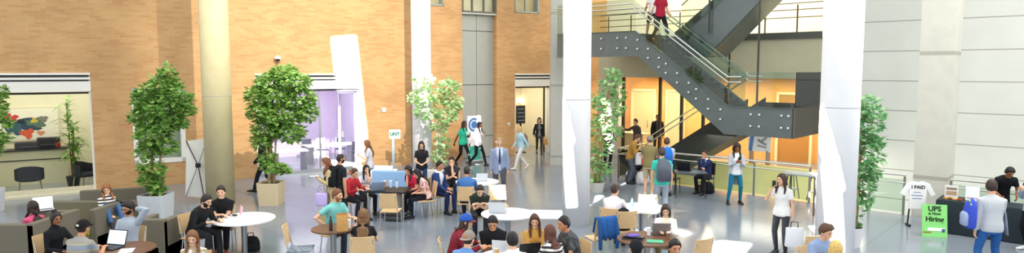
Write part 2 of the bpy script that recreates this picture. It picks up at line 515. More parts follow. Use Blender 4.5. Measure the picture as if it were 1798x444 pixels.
        if hk in ('long', 'longcurly', 'bob'):
            for q in (-1, 1):
                p, dd, f, l = spine(.40 if hk != 'bob' else .47)
                w, d = interp(tt, .40)
                endp = p+l*(-q)*.085*s+f*(d+.022)*s
                pts = [Hs @ Vector((q*.060, .030, .055)), Hs @ Vector((q*.082, .018, -.02)), Hs @ Vector((q*.082, .012, -.10))]
                if hk == 'bob': pts += [Hs @ Vector((q*.078, .012, -.15))]; rad = [.018, .024, .024, .016]
                else:
                    mid = spine(.49)[0]+spine(.49)[3]*(-q)*.088*s+spine(.49)[2]*.075*s
                    pts += [mid, endp]; rad = [.018, .025, .028, .028, .016]
                hb.tube(pts, [r_*s for r_ in rad], 9)
        hb.build('hair', hmt, root, remesh=.011, sm=1)
    elif hk in ('afro', 'curlyshort'):
        hb.build('hair', hmt, root, remesh=.010)
    elif hk != 'none':
        hb.build('hair', hmt, root)
    if cap:
        cb = MB()
        shell(cb, Hs, lambda d, az: .5+(d[2]-hairline(az, 'cap'))/.06, .026, 40, 32)
        cp = cb.build('cap', cloth(cap[0]), root)
        br = MB()
        back = cap[1] if len(cap) > 1 else 1
        vs = []
        for i in range(9):
            a_ = -1.1+2.2*i/8
            for rr_, zz in ((.098, .032), (.098+.075*math.cos(a_*1.15), .022)):
                for dz in (0, .006):
                    vs.append(Hs @ Vector((rr_*.86*math.sin(a_), back*rr_*math.cos(a_), zz+dz)))
        fs = []
        for i in range(8):
            o_ = i*4; fs += [(o_+1, o_+3, o_+7, o_+5), (o_, o_+4, o_+6, o_+2), (o_+2, o_+6, o_+7, o_+3), (o_, o_+1, o_+5, o_+4)]
        fs += [(0, 2, 3, 1), (32, 33, 35, 34)]
        br.add(vs, fs); br.build('cap_brim', cloth(cap[2] if len(cap) > 2 else cap[0]), cp)
        if len(cap) > 3:
            bb = cap[4] if len(cap) > 4 else back
            e = MB(); e.ell(Hs @ Vector((0, bb*(AY+.014), .062)), (.026*s, .006*s, .022*s), H3, 10, 6); e.build('cap_badge', cloth(cap[3]), cp)
    # ---- shirt
    g = .012*s
    sb = MB(); secs = []
    lo = -.10 if pose != 'sit' else -.05
    ts = [t for t, _, _ in tt if t > lo+.01]
    for t in [lo]+ts:
        w, d = interp(tt, t); p, dd, f, l = spine(t)
        e_ = g*(1.0 if t < .49 else .5)
        if t > .50 and tkind == 'turtle': e_ = g
        secs.append((p, l, f, w*s+e_+(.006 if t < .1 else 0), d*s+e_+(.006 if t < .1 else 0)))
    sb.loft(secs, 18, 2.2)
    if tkind == 'turtle': sb.tube([spine(.50)[0], spine(.58)[0]], [.062*s, .058*s], 14, round_ends=False)
    def sleeves(mb, frac, add, flare=1.0):
        for sg in (1, -1):
            sh, el, wr = arms[sg][:3]
            inn = sh-shl*.05*s*sg
            rr = (.056, .050, .043, .041, .032) if sex == 'm' else (.047, .042, .037, .035, .028)
            if frac < 1:
                mb.tube([inn, sh, lerp3(sh, el, frac*.6), lerp3(sh, el, frac)], [rr[0]*s+add, rr[0]*s+add, rr[1]*s+add+.002, (rr[1]*s+add+.002)*flare], 12, round_ends=False)
            else:
                mb.tube([inn, sh, lerp3(sh, el, .5), el, lerp3(el, wr, .45), lerp3(el, wr, .95 if frac > 1.5 else .45)], [rr[0]*s+add, rr[0]*s+add, rr[1]*s+add, rr[2]*s+add, rr[3]*s+add, rr[4]*s+add], 12, round_ends=False)
    if sex == 'f':
        for q in (-1, 1):
            p, dd, f, l = spine(.33); sb.ell(p+l*q*.062*s+f*.075*s, (.062*s, .058*s, .062*s))
    sleeves(sb, sleeve, .008*s)
    sh_o = sb.build({'tee': 'tee_shirt', 'long': 'shirt', 'tank': 'tank_top', 'turtle': 'turtleneck'}[tkind], tm, root, remesh=.014 if not far else .017, sm=2)
    # ---- outer garment, open at the front
    if over:
        ok, oc = over[0], over[1]
        hem = {'blazer': -.20, 'cardigan': -.42, 'jacket': -.10, 'coat': -.45}[ok]
        gap = {'blazer': .42, 'cardigan': .62, 'jacket': .35, 'coat': .12}[ok]
        if pose == 'sit': hem = max(hem, -.10)
        ob = MB(); vs = []; rows = 0
        tl_ = [hem]+([hem*.6] if hem < -.2 else [])+[t for t, _, _ in tt if t > max(hem, -.12)+.02 and t < .52]
        nseg = 22
        for t in tl_:
            w, d = interp(tt, max(t, -.06)); p, dd, f, l = spine(t)
            gg = gap*(1.0 if t < .42 else .9)
            if ok == 'blazer': gg = gap*(.25 if t < .15 else .25+.9*min((t-.15)/.25, 1))
            for lay in (1, 0):
                for i in range(nseg+1):
                    a_ = PI/2+gg+(2*PI-2*gg)*i/nseg
                    rx = w*s+(.024 if lay else -.002)*s*(1 if t < .45 else .8); ry = d*s+(.024 if lay else .002)*s*(1 if t < .45 else .8)
                    if t < -.06 : rx += .012*s; ry += .012*s
                    vs.append(p+l*rx*math.cos(a_)+f*ry*math.sin(a_))
            rows += 1
        fs = []; m1 = nseg+1; st_ = 2*m1
        for r_ in range(rows-1):
            for i in range(nseg):
                a0 = r_*st_+i; b0 = a0+st_
                fs.append((a0, a0+1, b0+1, b0)); fs.append((a0+m1, b0+m1, b0+m1+1, a0+m1+1))
            for e0 in (0, nseg):
                a0 = r_*st_+e0; fs.append((a0, a0+st_, a0+st_+m1, a0+m1))
        for r_ in (0, rows-1):
            for i in range(nseg):
                a0 = r_*st_+i; fs.append((a0, a0+m1, a0+m1+1, a0+1))
        ob.add(vs, fs); sleeves(ob, 2, .018*s)
        ob.build({'blazer': 'suit_jacket', 'cardigan': 'cardigan', 'jacket': 'jacket', 'coat': 'coat'}[ok], oc if not isinstance(oc, str) else cloth(oc), root, remesh=.013, sm=2)
    if tie:
        e = MB(); pts = []
        for t in (.50, .40, .30, .18, .08):
            w, d = interp(tt, t); p, dd, f, l = spine(t); pts.append(p+f*(d*s+g+.006))
        e.tube(pts, [.016*s, .022*s, .028*s, .032*s, .014*s], 6, flat=.25, ref=lft)
        e.build('necktie', cloth(tie), root)
    if lanyard:
        e = MB()
        for q in (-1, 1):
            w, d = interp(tt, .2); p, dd, f, l = spine(.22); p2, _, f2, l2 = spine(.5); w4, d4 = interp(tt, .38); p4, _, f4, l4 = spine(.38)
            e.tube([p2+l2*q*.065*s, p4+l4*q*.05*s+f4*(d4*s+.022), p+f*(d*s+.026)], .006*s, 6)
        e.build('lanyard', cloth(lanyard), root)
    # ---- trousers
    pb = MB(); secs = []
    for t in (-.14, -.08, -.02, .05, .10):
        w, d = interp(tt, t); p, dd, f, l = spine(t); secs.append((p, l, f, (w+.008)*s, (d+.008)*s))
    pb.loft(secs, 18, 2.2)
    slim = pk == 'slim'
    for sg in (1, -1):
        hj, kn, an, fp = legs[sg]
        k = .90 if slim else 1.0
        hj2 = hj+up*.02*s
        if pk == 'shorts':
            pb.tube([hj2, lerp3(hj, kn, .5), lerp3(hj, kn, .97)], [.092*s, .084*s, .076*s], 14, round_ends=False)
        else:
            endf = .97 if pk != 'capri' else .82
            pb.tube([hj2, lerp3(hj, kn, .5), kn, lerp3(kn, an, .4), lerp3(kn, an, endf)], [.090*s*k, .080*s*k, .064*s*k, .060*s*k, (.052 if not slim else .042)*s], 14, round_ends=False)
    pb.build('shorts' if pk == 'shorts' else 'trousers', pm, root, remesh=.016 if not far else .019, sm=1)
    # ---- shoes
    for sg in (1, -1):
        hj, kn, an, fp = legs[sg]
        out = R(8)*sg
        ff = (fwd*math.cos(out)+lft*math.sin(out)); ll = (lft*math.cos(out)-fwd*math.sin(out))
        a_ = R(fp); f2 = ff*math.cos(a_)-up*math.sin(a_); u2 = up*math.cos(a_)+ff*math.sin(a_)
        o = an-u2*.085*s
        e = MB(); secs = []
        for y, w, hh in ((-.075, .020, .040), (-.068, .034, .075), (-.03, .038, .10), (.02, .040, .105), (.07, .043, .080), (.12, .047, .060), (.17, .042, .048), (.195, .028, .036), (.203, .012, .022)):
            secs.append((o+f2*y*s+u2*hh*.5*s, ll, u2, w*s, hh*.5*s))
        e.loft(secs, 14, 2.6)
        e.build('shoe', mat(shoes, .5, 0, .1), root)
    global LASTP
    LASTP = dict(root=root, arms=arms, spine=spine, s=s, P=P, head=hc, tt=tt, yaw=yaw, wrist={k: (arms[k][2]+arms[k][3]*.07*s) for k in arms}, seat=seat, zf=zf, pose=pose)
    LASTP['world'] = lambda v: Matrix.Translation(root.location) @ Matrix.Rotation(R(yaw), 4, 'Z') @ Vector(v)
    return LASTP
# ------------------------------------------------------------------ setting: brick side
B0 = G(0, 350); B1 = G(899, 273); BD = (B1-B0).normalized(); BN = Vector((-BD.y, BD.x, 0)); BANG = math.atan2(BD.y, BD.x)
BM = Matrix.Translation(B0) @ Matrix.Rotation(BANG, 4, 'Z')
def WL(px, py):
    p = BM.inverted() @ HIT(px, py, B0, BN); return p.x, p.z
def brick(name, c1, c2, c3, mortar):
    m, nt, b = newmat(name); N = nt.nodes.new; L = nt.links.new
    tc = N('ShaderNodeTexCoord'); sp = N('ShaderNodeSeparateXYZ'); cb = N('ShaderNodeCombineXYZ')
    L(tc.outputs['Object'], sp.inputs[0]); L(sp.outputs['X'], cb.inputs['X']); L(sp.outputs['Z'], cb.inputs['Y'])
    bt = N('ShaderNodeTexBrick'); L(cb.outputs[0], bt.inputs['Vector'])
    bt.inputs['Scale'].default_value = 1; bt.inputs['Brick Width'].default_value = .30; bt.inputs['Row Height'].default_value = .078
    bt.inputs['Mortar Size'].default_value = .007; bt.inputs['Mortar Smooth'].default_value = .3; bt.inputs['Bias'].default_value = -.1
    bt.inputs['Color1'].default_value = lin(c1); bt.inputs['Color2'].default_value = lin(c2); bt.inputs['Mortar'].default_value = lin(mortar)
    # patches of redder bricks, one brick at a time
    bt2 = N('ShaderNodeTexBrick'); L(cb.outputs[0], bt2.inputs['Vector'])
    for k, v in (('Scale', 1), ('Brick Width', .30), ('Row Height', .078), ('Mortar Size', 0)): bt2.inputs[k].default_value = v
    bt2.inputs['Color1'].default_value = (0, 0, 0, 1); bt2.inputs['Color2'].default_value = (1, 1, 1, 1); bt2.offset_frequency = 2
    bt2.inputs['Bias'].default_value = -.55
    nz = N('ShaderNodeTexNoise'); nz.inputs['Scale'].default_value = .9; L(cb.outputs[0], nz.inputs['Vector'])
    mx = N('ShaderNodeMix'); mx.data_type = 'RGBA'; mx.inputs['B'].default_value = lin(c3)
    mu = N('ShaderNodeMath'); mu.operation = 'MULTIPLY'; L(bt2.outputs['Color'], mu.inputs[0]); mu.inputs[1].default_value = .5
    L(mu.outputs[0], mx.inputs['Factor']); L(bt.outputs['Color'], mx.inputs['A'])
    mx2 = N('ShaderNodeMix'); mx2.data_type = 'RGBA'; mx2.blend_type = 'MULTIPLY'; mx2.inputs['Factor'].default_value = .5
    rp = N('ShaderNodeValToRGB'); rp.color_ramp.elements[0].color = (.72, .72, .72, 1); rp.color_ramp.elements[0].position = .3; rp.color_ramp.elements[1].color = (1.1, 1.1, 1.1, 1); rp.color_ramp.elements[1].position = .7
    L(nz.outputs['Fac'], rp.inputs['Fac']); L(mx.outputs['Result'], mx2.inputs['A']); L(rp.outputs['Color'], mx2.inputs['B'])
    L(mx2.outputs['Result'], b.inputs['Base Color']); b.inputs['Roughness'].default_value = .8
    bp = N('ShaderNodeBump'); bp.inputs['Strength'].default_value = .4; bp.inputs['Distance'].default_value = .01
    L(bt.outputs['Fac'], bp.inputs['Height']); bp.invert = True; L(bp.outputs[0], b.inputs['Normal'])
    return m
M_BRICK = brick('orange_brick', '#cba06c', '#c3935e', '#b5824f', '#cba678')
def concrete(name, c, joint=None, h=.94, z0=0.0, v=.08, scale=3):
    m, nt, b = newmat(name); N = nt.nodes.new; L = nt.links.new
    tc = N('ShaderNodeTexCoord'); n = N('ShaderNodeTexNoise'); n.inputs['Scale'].default_value = scale; n.inputs['Detail'].default_value = 6
    L(tc.outputs['Object'], n.inputs['Vector'])
    r = N('ShaderNodeValToRGB'); cc = lin(c)
    r.color_ramp.elements[0].position = .3; r.color_ramp.elements[0].color = tuple(x*(1-v) for x in cc[:3])+(1,)
    r.color_ramp.elements[1].position = .7; r.color_ramp.elements[1].color = tuple(min(1, x*(1+v)) for x in cc[:3])+(1,)
    L(n.outputs['Fac'], r.inputs['Fac']); last = r.outputs['Color']
    if joint:
        sp = N('ShaderNodeSeparateXYZ'); L(tc.outputs['Object'], sp.inputs[0])
        a = N('ShaderNodeMath'); a.operation = 'SUBTRACT'; a.inputs[1].default_value = z0; L(sp.outputs['Z'], a.inputs[0])
        d = N('ShaderNodeMath'); d.operation = 'DIVIDE'; d.inputs[1].default_value = h; L(a.outputs[0], d.inputs[0])
        f = N('ShaderNodeMath'); f.operation = 'FRACT'; L(d.outputs[0], f.inputs[0])
        l = N('ShaderNodeMath'); l.operation = 'LESS_THAN'; l.inputs[1].default_value = .032; L(f.outputs[0], l.inputs[0])
        mx = N('ShaderNodeMix'); mx.data_type = 'RGBA'; L(l.outputs[0], mx.inputs['Factor']); L(last, mx.inputs['A']); mx.inputs['B'].default_value = lin(joint)
        last = mx.outputs['Result']
    L(last, b.inputs['Base Color']); b.inputs['Roughness'].default_value = .7
    return m
def in_wall(mb, name, m, **k):
    o = mb.build(name, m, None, smooth=False, **k); o.matrix_world = BM; return o
def cells(ops, w0, w1, z0, z1, y0, y1):
    ws = sorted({w0, w1, *[min(max(q, w0), w1) for o in ops for q in o[:2]]}); zs = sorted({z0, z1, *[min(max(q, z0), z1) for o in ops for q in o[2:]]})
    mb = MB()
    for i in range(len(ws)-1):
        for j in range(len(zs)-1):
            cw, cz = (ws[i]+ws[i+1])/2, (zs[j]+zs[j+1])/2
            if any(o[0] < cw < o[1] and o[2] < cz < o[3] for o in ops): continue
            mb.box((cw, (y0+y1)/2, cz), (ws[i+1]-ws[i], y1-y0, zs[j+1]-zs[j]))
    return mb
WTOP = 9.0
def opening(px0, px1, py, base=0.0):
    a, z = WL(px0, py); c, z2 = WL(px1, py); return [a, c, base, (z+z2)/2]
O1 = opening(-75, 158, 128); O2 = opening(447, 633, 129); O3 = opening(904, 968, 129)
W1 = [WL(233, 220)[0], WL(325, 220)[0], WL(280, 286)[1], WL(280, 154)[1]]
BAY = [WL(812, 150)[0], WL(872, 150)[0], 0, WTOP-.8]
W2 = [WL(904, 10)[0], WL(946, 10)[0], WL(925, 23)[1], WL(925, -70)[1]]
W3 = [WL(752, 5)[0], WL(779, 5)[0], WL(765, 10)[1], WL(765, -70)[1]]
wall = in_wall(cells([O1, O2, O3, W1, BAY, W2, W3], -5.5, WL(1064, 150)[0], 0, WTOP, 0, .35), 'wall_left', M_BRICK); struct(wall)
M_CREAM = concrete('cream_plaster', '#e6e0c4', v=.03); M_TRIMW = mat('#e9e7dd', .5, 0, .03); M_DARK = mat('#2b2a28', .5, 0, .1)
M_LAV = concrete('lavender_plaster', '#e6d9f2', v=.03); M_STEEL = metal('#b9bcbc', .35)
GL = glassmat('#fafcfb', .03)
def room(o, depth, wallm, left, right, z1, ceilm=None, floorm=None):
    w0, w1 = o[0]-left, o[1]+right
    mb = MB()
    mb.box(((w0+w1)/2, .35+depth+.1, z1/2), (w1-w0+.4, .2, z1)); mb.box((w0-.1, .35+depth/2, z1/2), (.2, depth, z1)); mb.box((w1+.1, .35+depth/2, z1/2), (.2, depth, z1))
    struct(in_wall(mb, 'wall_room', wallm))
    struct(in_wall(MB().box(((w0+w1)/2, .35+depth/2, z1+.06), (w1-w0+.4, depth+.3, .12)), 'ceiling', ceilm or M_CREAM))
def lamp_area(loc, size, sy, e, color=(1, 1, 1), rot=(0, 0, 0), spread=180, name='ceiling_lamp'):
    l = bpy.data.lights.new(name, 'AREA'); l.shape = 'RECTANGLE'; l.size = size; l.size_y = sy; l.energy = e; l.color = color; l.spread = R(spread)
    o = bpy.data.objects.new(name, l); COL.objects.link(o); o.location = loc; o.rotation_euler = rot; return o
room(O1, 3.0, M_CREAM, .6, 1.2, 3.62); room(O2, 4.5, M_LAV, .8, .8, 3.60, M_LAV); room(O3, 3.2, concrete('cream_room', '#e9dfc2', v=.03), .2, .8, 3.58)
def inroom(o, fx, y, z): return BM @ Vector((o[0]+(o[1]-o[0])*fx, .35+y, z))
lamp_area(inroom(O1, .5, 1.6, 3.5), 5, 1.6, 80, (1, .96, .84), (0, 0, BANG)); lamp_area(inroom(O2, .5, 1.6, 3.5), 3, 2.5, 120, (.98, .95, 1.0), (0, 0, BANG)); lamp_area(inroom(O3, .5, 1.6, 3.45), 1.0, 2, 60, (1, .95, .82), (0, 0, BANG))
# storefront headers and glass
for n_, o in enumerate((O1, O2, O3)):
    w0, w1, zb, zt = o; cw = (w0+w1)/2; wd = w1-w0
    hd = MB()
    hd.box((cw, .10, zt-.03), (wd, .30, .06)); hd.box((cw, .12, zt-.165), (wd, .26, .07)); hd.box((cw, .12, zt-.40), (wd, .26, .30))
    hd.box((cw, .22, zt-.25), (wd-.02, .04, .5))
    for x in (w0+.03, w1-.03): hd.box((x, .16, zt/2), (.06, .22, zt))
    struct(in_wall(hd, 'trim_%d' % (n_+1), M_TRIMW))
    g = MB(); g.box((cw, .105, zt-.097), (wd-.1, .26, .045)); g.box((cw, .11, zt-.225), (wd-.1, .27, .03)); g.box((cw, .16, zt-.60), (wd-.1, .14, .06))
    struct(in_wall(g, 'trim_%d' % (n_+4), M_DARK))
    if n_ == 0:
        struct(in_wall(MB().box((cw, .20, (zt-.6)/2), (wd, .015, zt-.6)), 'window_1', GL))
        struct(in_wall(MB().box((cw, -.10, .03), (wd+.2, .45, .06)).box((cw, .12, .10), (wd, .1, .16)), 'trim_7', mat('#cfc8ae', .5, 0, .08)))
    if n_ == 1:
        struct(in_wall(MB().box((w0+wd*.30, .20, (zt-.6)/2), (wd*.6, .015, zt-.6)), 'window_2', GL))
        t = MB(); t.box((cw, .12, .05), (wd, .12, .10)); t.box((w0+wd*.60, .2, (zt-.6)/2), (.05, .08, zt-.6)); struct(in_wall(t, 'trim_8', M_STEEL))
        # glass door swung open at the right jamb
        t = MB(); dw = .95
        for x in (0, dw): t.box((x, 0, 1.45), (.07, .05, 2.9))
        for z in (.1, 2.85): t.box((dw/2, 0, z), (dw, .05, .14))
        d = t.build('door_1', mat('#c7ccd2', .4, .6, 0), None, smooth=False); d.matrix_world = BM @ Matrix.Translation((w1-.10, .35, 0)) @ Matrix.Rotation(R(110), 4, 'Z'); struct(d)
        q = MB().box((dw/2, 0, 1.5), (dw-.1, .012, 2.6)).build('pane', GL, d, smooth=False)
        q = MB().tube([(.85, -.06, .9), (.85, -.06, 1.3)], .012).build('door_handle', M_STEEL, d)
    if n_ == 2:
        t = MB(); t.box((w1-.25, .2, (zt-.6)/2), (.05, .08, zt-.6)); struct(in_wall(t, 'trim_9', M_DARK))
# window behind the tall tree
def framed(o, name, back, fw=.09, mull=0, pane_backing=True, fm=None):
    w0, w1, z0, z1 = o; mb = MB(); fm = fm or M_TRIMW
    for x in (w0+fw/2, w1-fw/2): mb.box((x, .10, (z0+z1)/2), (fw, .26, z1-z0))
    for z in (z0+fw/2, z1-fw/2): mb.box(((w0+w1)/2, .10, z), (w1-w0, .26, fw))
    for k in range(mull): mb.box((w0+(w1-w0)*(k+1)/(mull+1), .14, (z0+z1)/2), (.05, .1, z1-z0))
    f = struct(in_wall(mb, name, fm))
    p = MB().box(((w0+w1)/2, .2, (z0+z1)/2), (w1-w0-.1, .02, z1-z0-.1)).build('pane', GL, None, smooth=False); p.parent = f
    b_ = MB().box(((w0+w1)/2, .34, (z0+z1)/2), (w1-w0, .04, z1-z0)).build('pane_backing', back, None, smooth=False); b_.parent = f  # backing board; behind the upper windows it carries painted room light
    return f
framed(W1, 'window_3', concrete('grey_green_blind', '#a9b39c', '#98a28c', .12), .13)
framed(W2, 'window_4', concrete('warm_lit_room_tone', '#f0d8a8', v=.1), .07, 1, fm=mat('#9aa09c', .5, .3, .05))  # warm room light put into the board colour
framed(W3, 'window_5', concrete('dim_room_tone', '#c9b890', v=.1), .07, 0, fm=mat('#9aa09c', .5, .3, .05))  # dimness of the room put into the board colour
# recessed metal bay with a window over it
zs_ = WL(842, 25)[1]
M_PANEL = concrete('grey_metal_panel', '#a9aca6', v=.03); M_PANEL.node_tree.nodes['Principled BSDF'].inputs['Metallic'].default_value = .25; M_PANEL.node_tree.nodes['Principled BSDF'].inputs['Roughness'].default_value = .45
mb = MB(); w0, w1 = BAY[:2]
hs = [0, .9, WL(842, 149)[1], WL(842, 54)[1], zs_]
for j in range(4):
    for k in range(2):
        c = w0+(w1-w0)*(k+.5)/2
        mb.box((c, .30, (hs[j]+hs[j+1])/2), ((w1-w0)/2-.02, .06, hs[j+1]-hs[j]-.025))
struct(in_wall(mb, 'wall_metal', M_PANEL))
struct(in_wall(MB().box(((w0+w1)/2, .36, zs_/2), (w1-w0, .04, zs_)), 'wall_metal_backing', mat('#5d605e', .6, 0, .05)))
struct(in_wall(MB().box(((w0+w1)/2, .2, zs_+.03), (w1-w0, .36, .07)), 'trim_10', mat('#d4d8d6', .4, .3, 0)))
framed([w0, w1, zs_+.06, BAY[3]], 'window_6', concrete('bright_room_tone', '#efe3c2', v=.12), .06, 2, fm=mat('#6e6a60', .5, .3, .05))  # brightness of the room put into the board colour
# thin grey-green upright strip by the second column
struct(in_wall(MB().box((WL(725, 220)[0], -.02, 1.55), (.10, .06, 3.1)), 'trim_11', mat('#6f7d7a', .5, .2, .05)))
# pilaster at the end of the brick
pw0, pw1 = WL(969, 200)[0], WL(1004, 200)[0]
pb_ = G(979, 290); pw_ = 30*pb_.y/F
struct(MB().box((pb_.x+.05, pb_.y+.3, WTOP/2), (pw_, .6, WTOP)).build('wall_pilaster', concrete('pale_concrete', '#c3c1b7', '#a9a79d', 2.75, 3.05, v=.04), None, smooth=False))
# ------------------------------------------------------------------ setting: stair side, axes a (along) and s (away)
U = Vector((.74, -.673, 0)); NN = Vector((.673, .74, 0)); SANG = math.atan2(U.y, U.x)
SM = Matrix(((U.x, NN.x, 0, 0), (U.y, NN.y, 0, 0), (0, 0, 1, 0), (0, 0, 0, 1)))
def PA(px, s): k = (px-CX)/F/.995; return s*(.74*k-.673)/(.74+.673*k)
def AS(a, s, z=0): return SM @ Vector((a, s, z))
def in_st(mb, name, m, parent=None, **k):
    k.setdefault('smooth', False); o = mb.build(name, m, parent, **k)
    if parent is None: o.matrix_world = SM
    return o
# floor
def floormat():
    m, nt, b = newmat('polished_terrazzo'); N = nt.nodes.new; L = nt.links.new
    tc = N('ShaderNodeTexCoord'); n = N('ShaderNodeTexNoise'); n.inputs['Scale'].default_value = .35; n.inputs['Detail'].default_value = 2
    n2 = N('ShaderNodeTexNoise'); n2.inputs['Scale'].default_value = 60; L(tc.outputs['Object'], n.inputs['Vector']); L(tc.outputs['Object'], n2.inputs['Vector'])
    r = N('ShaderNodeValToRGB'); r.color_ramp.elements[0].color = lin('#787f88'); r.color_ramp.elements[1].color = lin('#8d96a0')
    mx = N('ShaderNodeMix'); mx.data_type = 'RGBA'; mx.blend_type = 'OVERLAY'; mx.inputs['Factor'].default_value = .12
    L(n.outputs['Fac'], r.inputs['Fac']); L(r.outputs['Color'], mx.inputs['A']); L(n2.outputs['Color'], mx.inputs['B'])
    # big square joints
    bt = N('ShaderNodeTexBrick'); bt.offset = 0; L(tc.outputs['Object'], bt.inputs['Vector'])
    for k, v in (('Scale', 1), ('Brick Width', 1.8), ('Row Height', 1.8), ('Mortar Size', .012)): bt.inputs[k].default_value = v
    bt.inputs['Color1'].default_value = bt.inputs['Color2'].default_value = (1, 1, 1, 1); bt.inputs['Mortar'].default_value = (.78, .78, .78, 1)
    mx2 = N('ShaderNodeMix'); mx2.data_type = 'RGBA'; mx2.blend_type = 'MULTIPLY'; mx2.inputs['Factor'].default_value = 1
    L(mx.outputs['Result'], mx2.inputs['A']); L(bt.outputs['Color'], mx2.inputs['B']); L(mx2.outputs['Result'], b.inputs['Base Color'])
    b.inputs['Roughness'].default_value = .16; b.inputs['Specular IOR Level'].default_value = .75
    return m
M_FLOOR = floormat()
AL = PA(1092, 18.95); AR = 11.0; S0, S1 = 18.95, 22.8
mb = MB()
def slab(a0, a1, s0, s1, z=0, th=.3): mb.box(((a0+a1)/2, (s0+s1)/2, z-th/2), (a1-a0, s1-s0, th))
slab(-42, 22, -12, S0); slab(-42, AL, S0, 34); slab(AL, -6.8, S1, 34)
struct(in_st(mb, 'floor', M_FLOOR))
M_PIT = concrete('yellow_green_plaster', '#e2d294', v=.04)
mb = MB(); mb.box(((AL+AR)/2, S1+.02, -1.95), (AR-AL, .2, 3.3)); mb.box((AL-.1, (S0+S1)/2, -1.95), (.2, S1-S0, 3.3))
mb.box(((AL-6.8)/2+.6, S1+.02, .02), (-6.8-AL-1.2, .2, .66))
struct(in_st(mb, 'wall_lower', M_PIT))
mb = MB(); slab(AL, AR, S0-.3, S1, -3.5); struct(in_st(mb, 'floor', mat('#8d9484', .3, 0, .05)))
lamp_area(AS(-7.5, 20.6, 1.5), 5, 1.5, 110, (1, .97, .80), (0, 0, SANG), name='stairwell_fill')  # fill light added in the opening to brighten the lower wall
# right wall of big panels with its pier
AW = PA(1470, 22.3)
yj = HIT(1560, 90, AS(0, 22.3), NN).z; yj2 = HIT(1560, 142, AS(0, 22.3), NN).z
HJ = yj-yj2; Z0 = yj-6*HJ-.012
struct(in_st(MB().box(((AW+AR)/2, 22.45, 2.75), (AR-AW, .3, 12.5)), 'wall_right', concrete('pale_panel', '#d3d4ca', '#9d9a92', HJ, Z0, v=.035, scale=1.2)))
struct(in_st(MB().box((AW+.1, 25, 4.5), (.3, 5.2, 9)), 'wall_return', M_CREAM))
pp0, pp1 = PA(1607, 19.0), PA(1668, 19.0)
struct(in_st(MB().box(((pp0+pp1)/2, 19.45, 3.2), (pp1-pp0, .9, 13.4)), 'wall_pier', concrete('pier_concrete', '#c9c7ba', '#a9a598', 3.1, .95, v=.05)))
# corridor behind the stair: lit wood wall, doors, slab, upper gallery
M_WOOD = mat('#eeb06a', .55, 0, .10, 2); M_GOLD = concrete('gallery_plaster', '#f8ebcd', v=.04)
struct(in_st(MB().box((-14.6, 27.1, 1.7), (16.5, .2, 3.45)), 'wall_corridor', M_WOOD))
struct(in_st(MB().box((-14.6, 27.1, 7.0), (16.5, .2, 4.4)), 'wall_gallery', M_GOLD))
SLB0, SLB1 = 3.38, 4.86
SL = PA(1050, 23.2)
mb = MB(); mb.box(((SL-6.7)/2, 25.1, (SLB0+SLB1)/2), (-6.7-SL, 3.8, SLB1-SLB0))
struct(in_st(mb, 'ceiling', concrete('fascia_plaster', '#cfcbad', v=.03)))
mb = MB(); mb.box(((SL-6.7)/2, 23.16, SLB1), (-6.7-SL, .14, .22)); struct(in_st(mb, 'trim_12', mat('#5b5e57', .5, .2, .05)))
for i, px in enumerate((1131, 1186, 1395)):
    a = PA(px, 27); mb = MB(); dw_ = (1.15, .75, 1.25)[i]; mb.box((a, 26.96, 1.35), (dw_, .1, 2.7)); d = struct(in_st(mb, 'door_%d' % (i+2), mat('#d9cf9e' if i < 2 else '#b98345', .5, 0, .05)))
    t = MB()
    for q in (-dw_/2-.04, dw_/2+.04): t.box((a+q, 26.93, 1.38), (.10, .14, 2.76))
    t.box((a, 26.93, 2.74), (dw_+.18, .14, .10)); f = t.build('door_frame', mat('#e9dfb4', .5, 0, .04), None, smooth=False); f.parent = d
    f = MB().tube([(a+.25, 26.85, 1.0), (a+.25, 26.85, 1.35)], .015).build('door_handle', M_STEEL, None); f.parent = d
struct(in_st(MB().box((PA(1073, 24.5), 24.5, 1.7), (1.05, .5, 3.4)), 'wall_corner', concrete('light_grey_plaster', '#cfcdc3', v=.03)))
for px, s_ in ((1094, 23.4), (1158, 23.1), (1196, 23.1), (1234, 23.1)):
    a = PA(px, s_); struct(in_st(MB().box((a, s_, 1.7), (.09, .12, 3.4)), 'trim_13', mat('#35362f', .5, .3, .05)))
for k in range(5): lamp_area(AS(-15.5+k*1.9, 25.4, 3.3), 1.2, .6, 75, (1, .84, .58), (0, 0, SANG), name='corridor_lamp')
for k in range(3): lamp_area(AS(-14+k*3, 25.0, 8.6), 2, 1, 110, (1, .92, .76), (0, 0, SANG), name='gallery_lamp')
# round columns
def column(px, pyb, d, m, base=0):
    p = G(px, pyb); c = MB().lathe([(d/2, 0), (d/2, 3.0), (d/2, 3.01), (d/2, 9.0)], (0, 0, 0), 48).build('column', m, None); c.location = p
    r = MB().lathe([(d/2+.004, 2.99), (d/2+.004, 3.005)], (0, 0, 0), 48).build('joint', mat('#bdbdb8', .7, 0, 0), c)
    return struct(c)
M_COL_SUN = concrete('sunlit_concrete', '#ececee', v=.02); M_COL_UNLIT = concrete('unlit_concrete', '#c8bc92', v=.06)  # sunlit and unlit look of the columns put into two concrete colours
column(388, 360, .735, M_COL_UNLIT); column(742, 311, .655, M_COL_SUN); column(1011, 392, .66, M_COL_SUN); column(1463, 462, .69, M_COL_SUN)
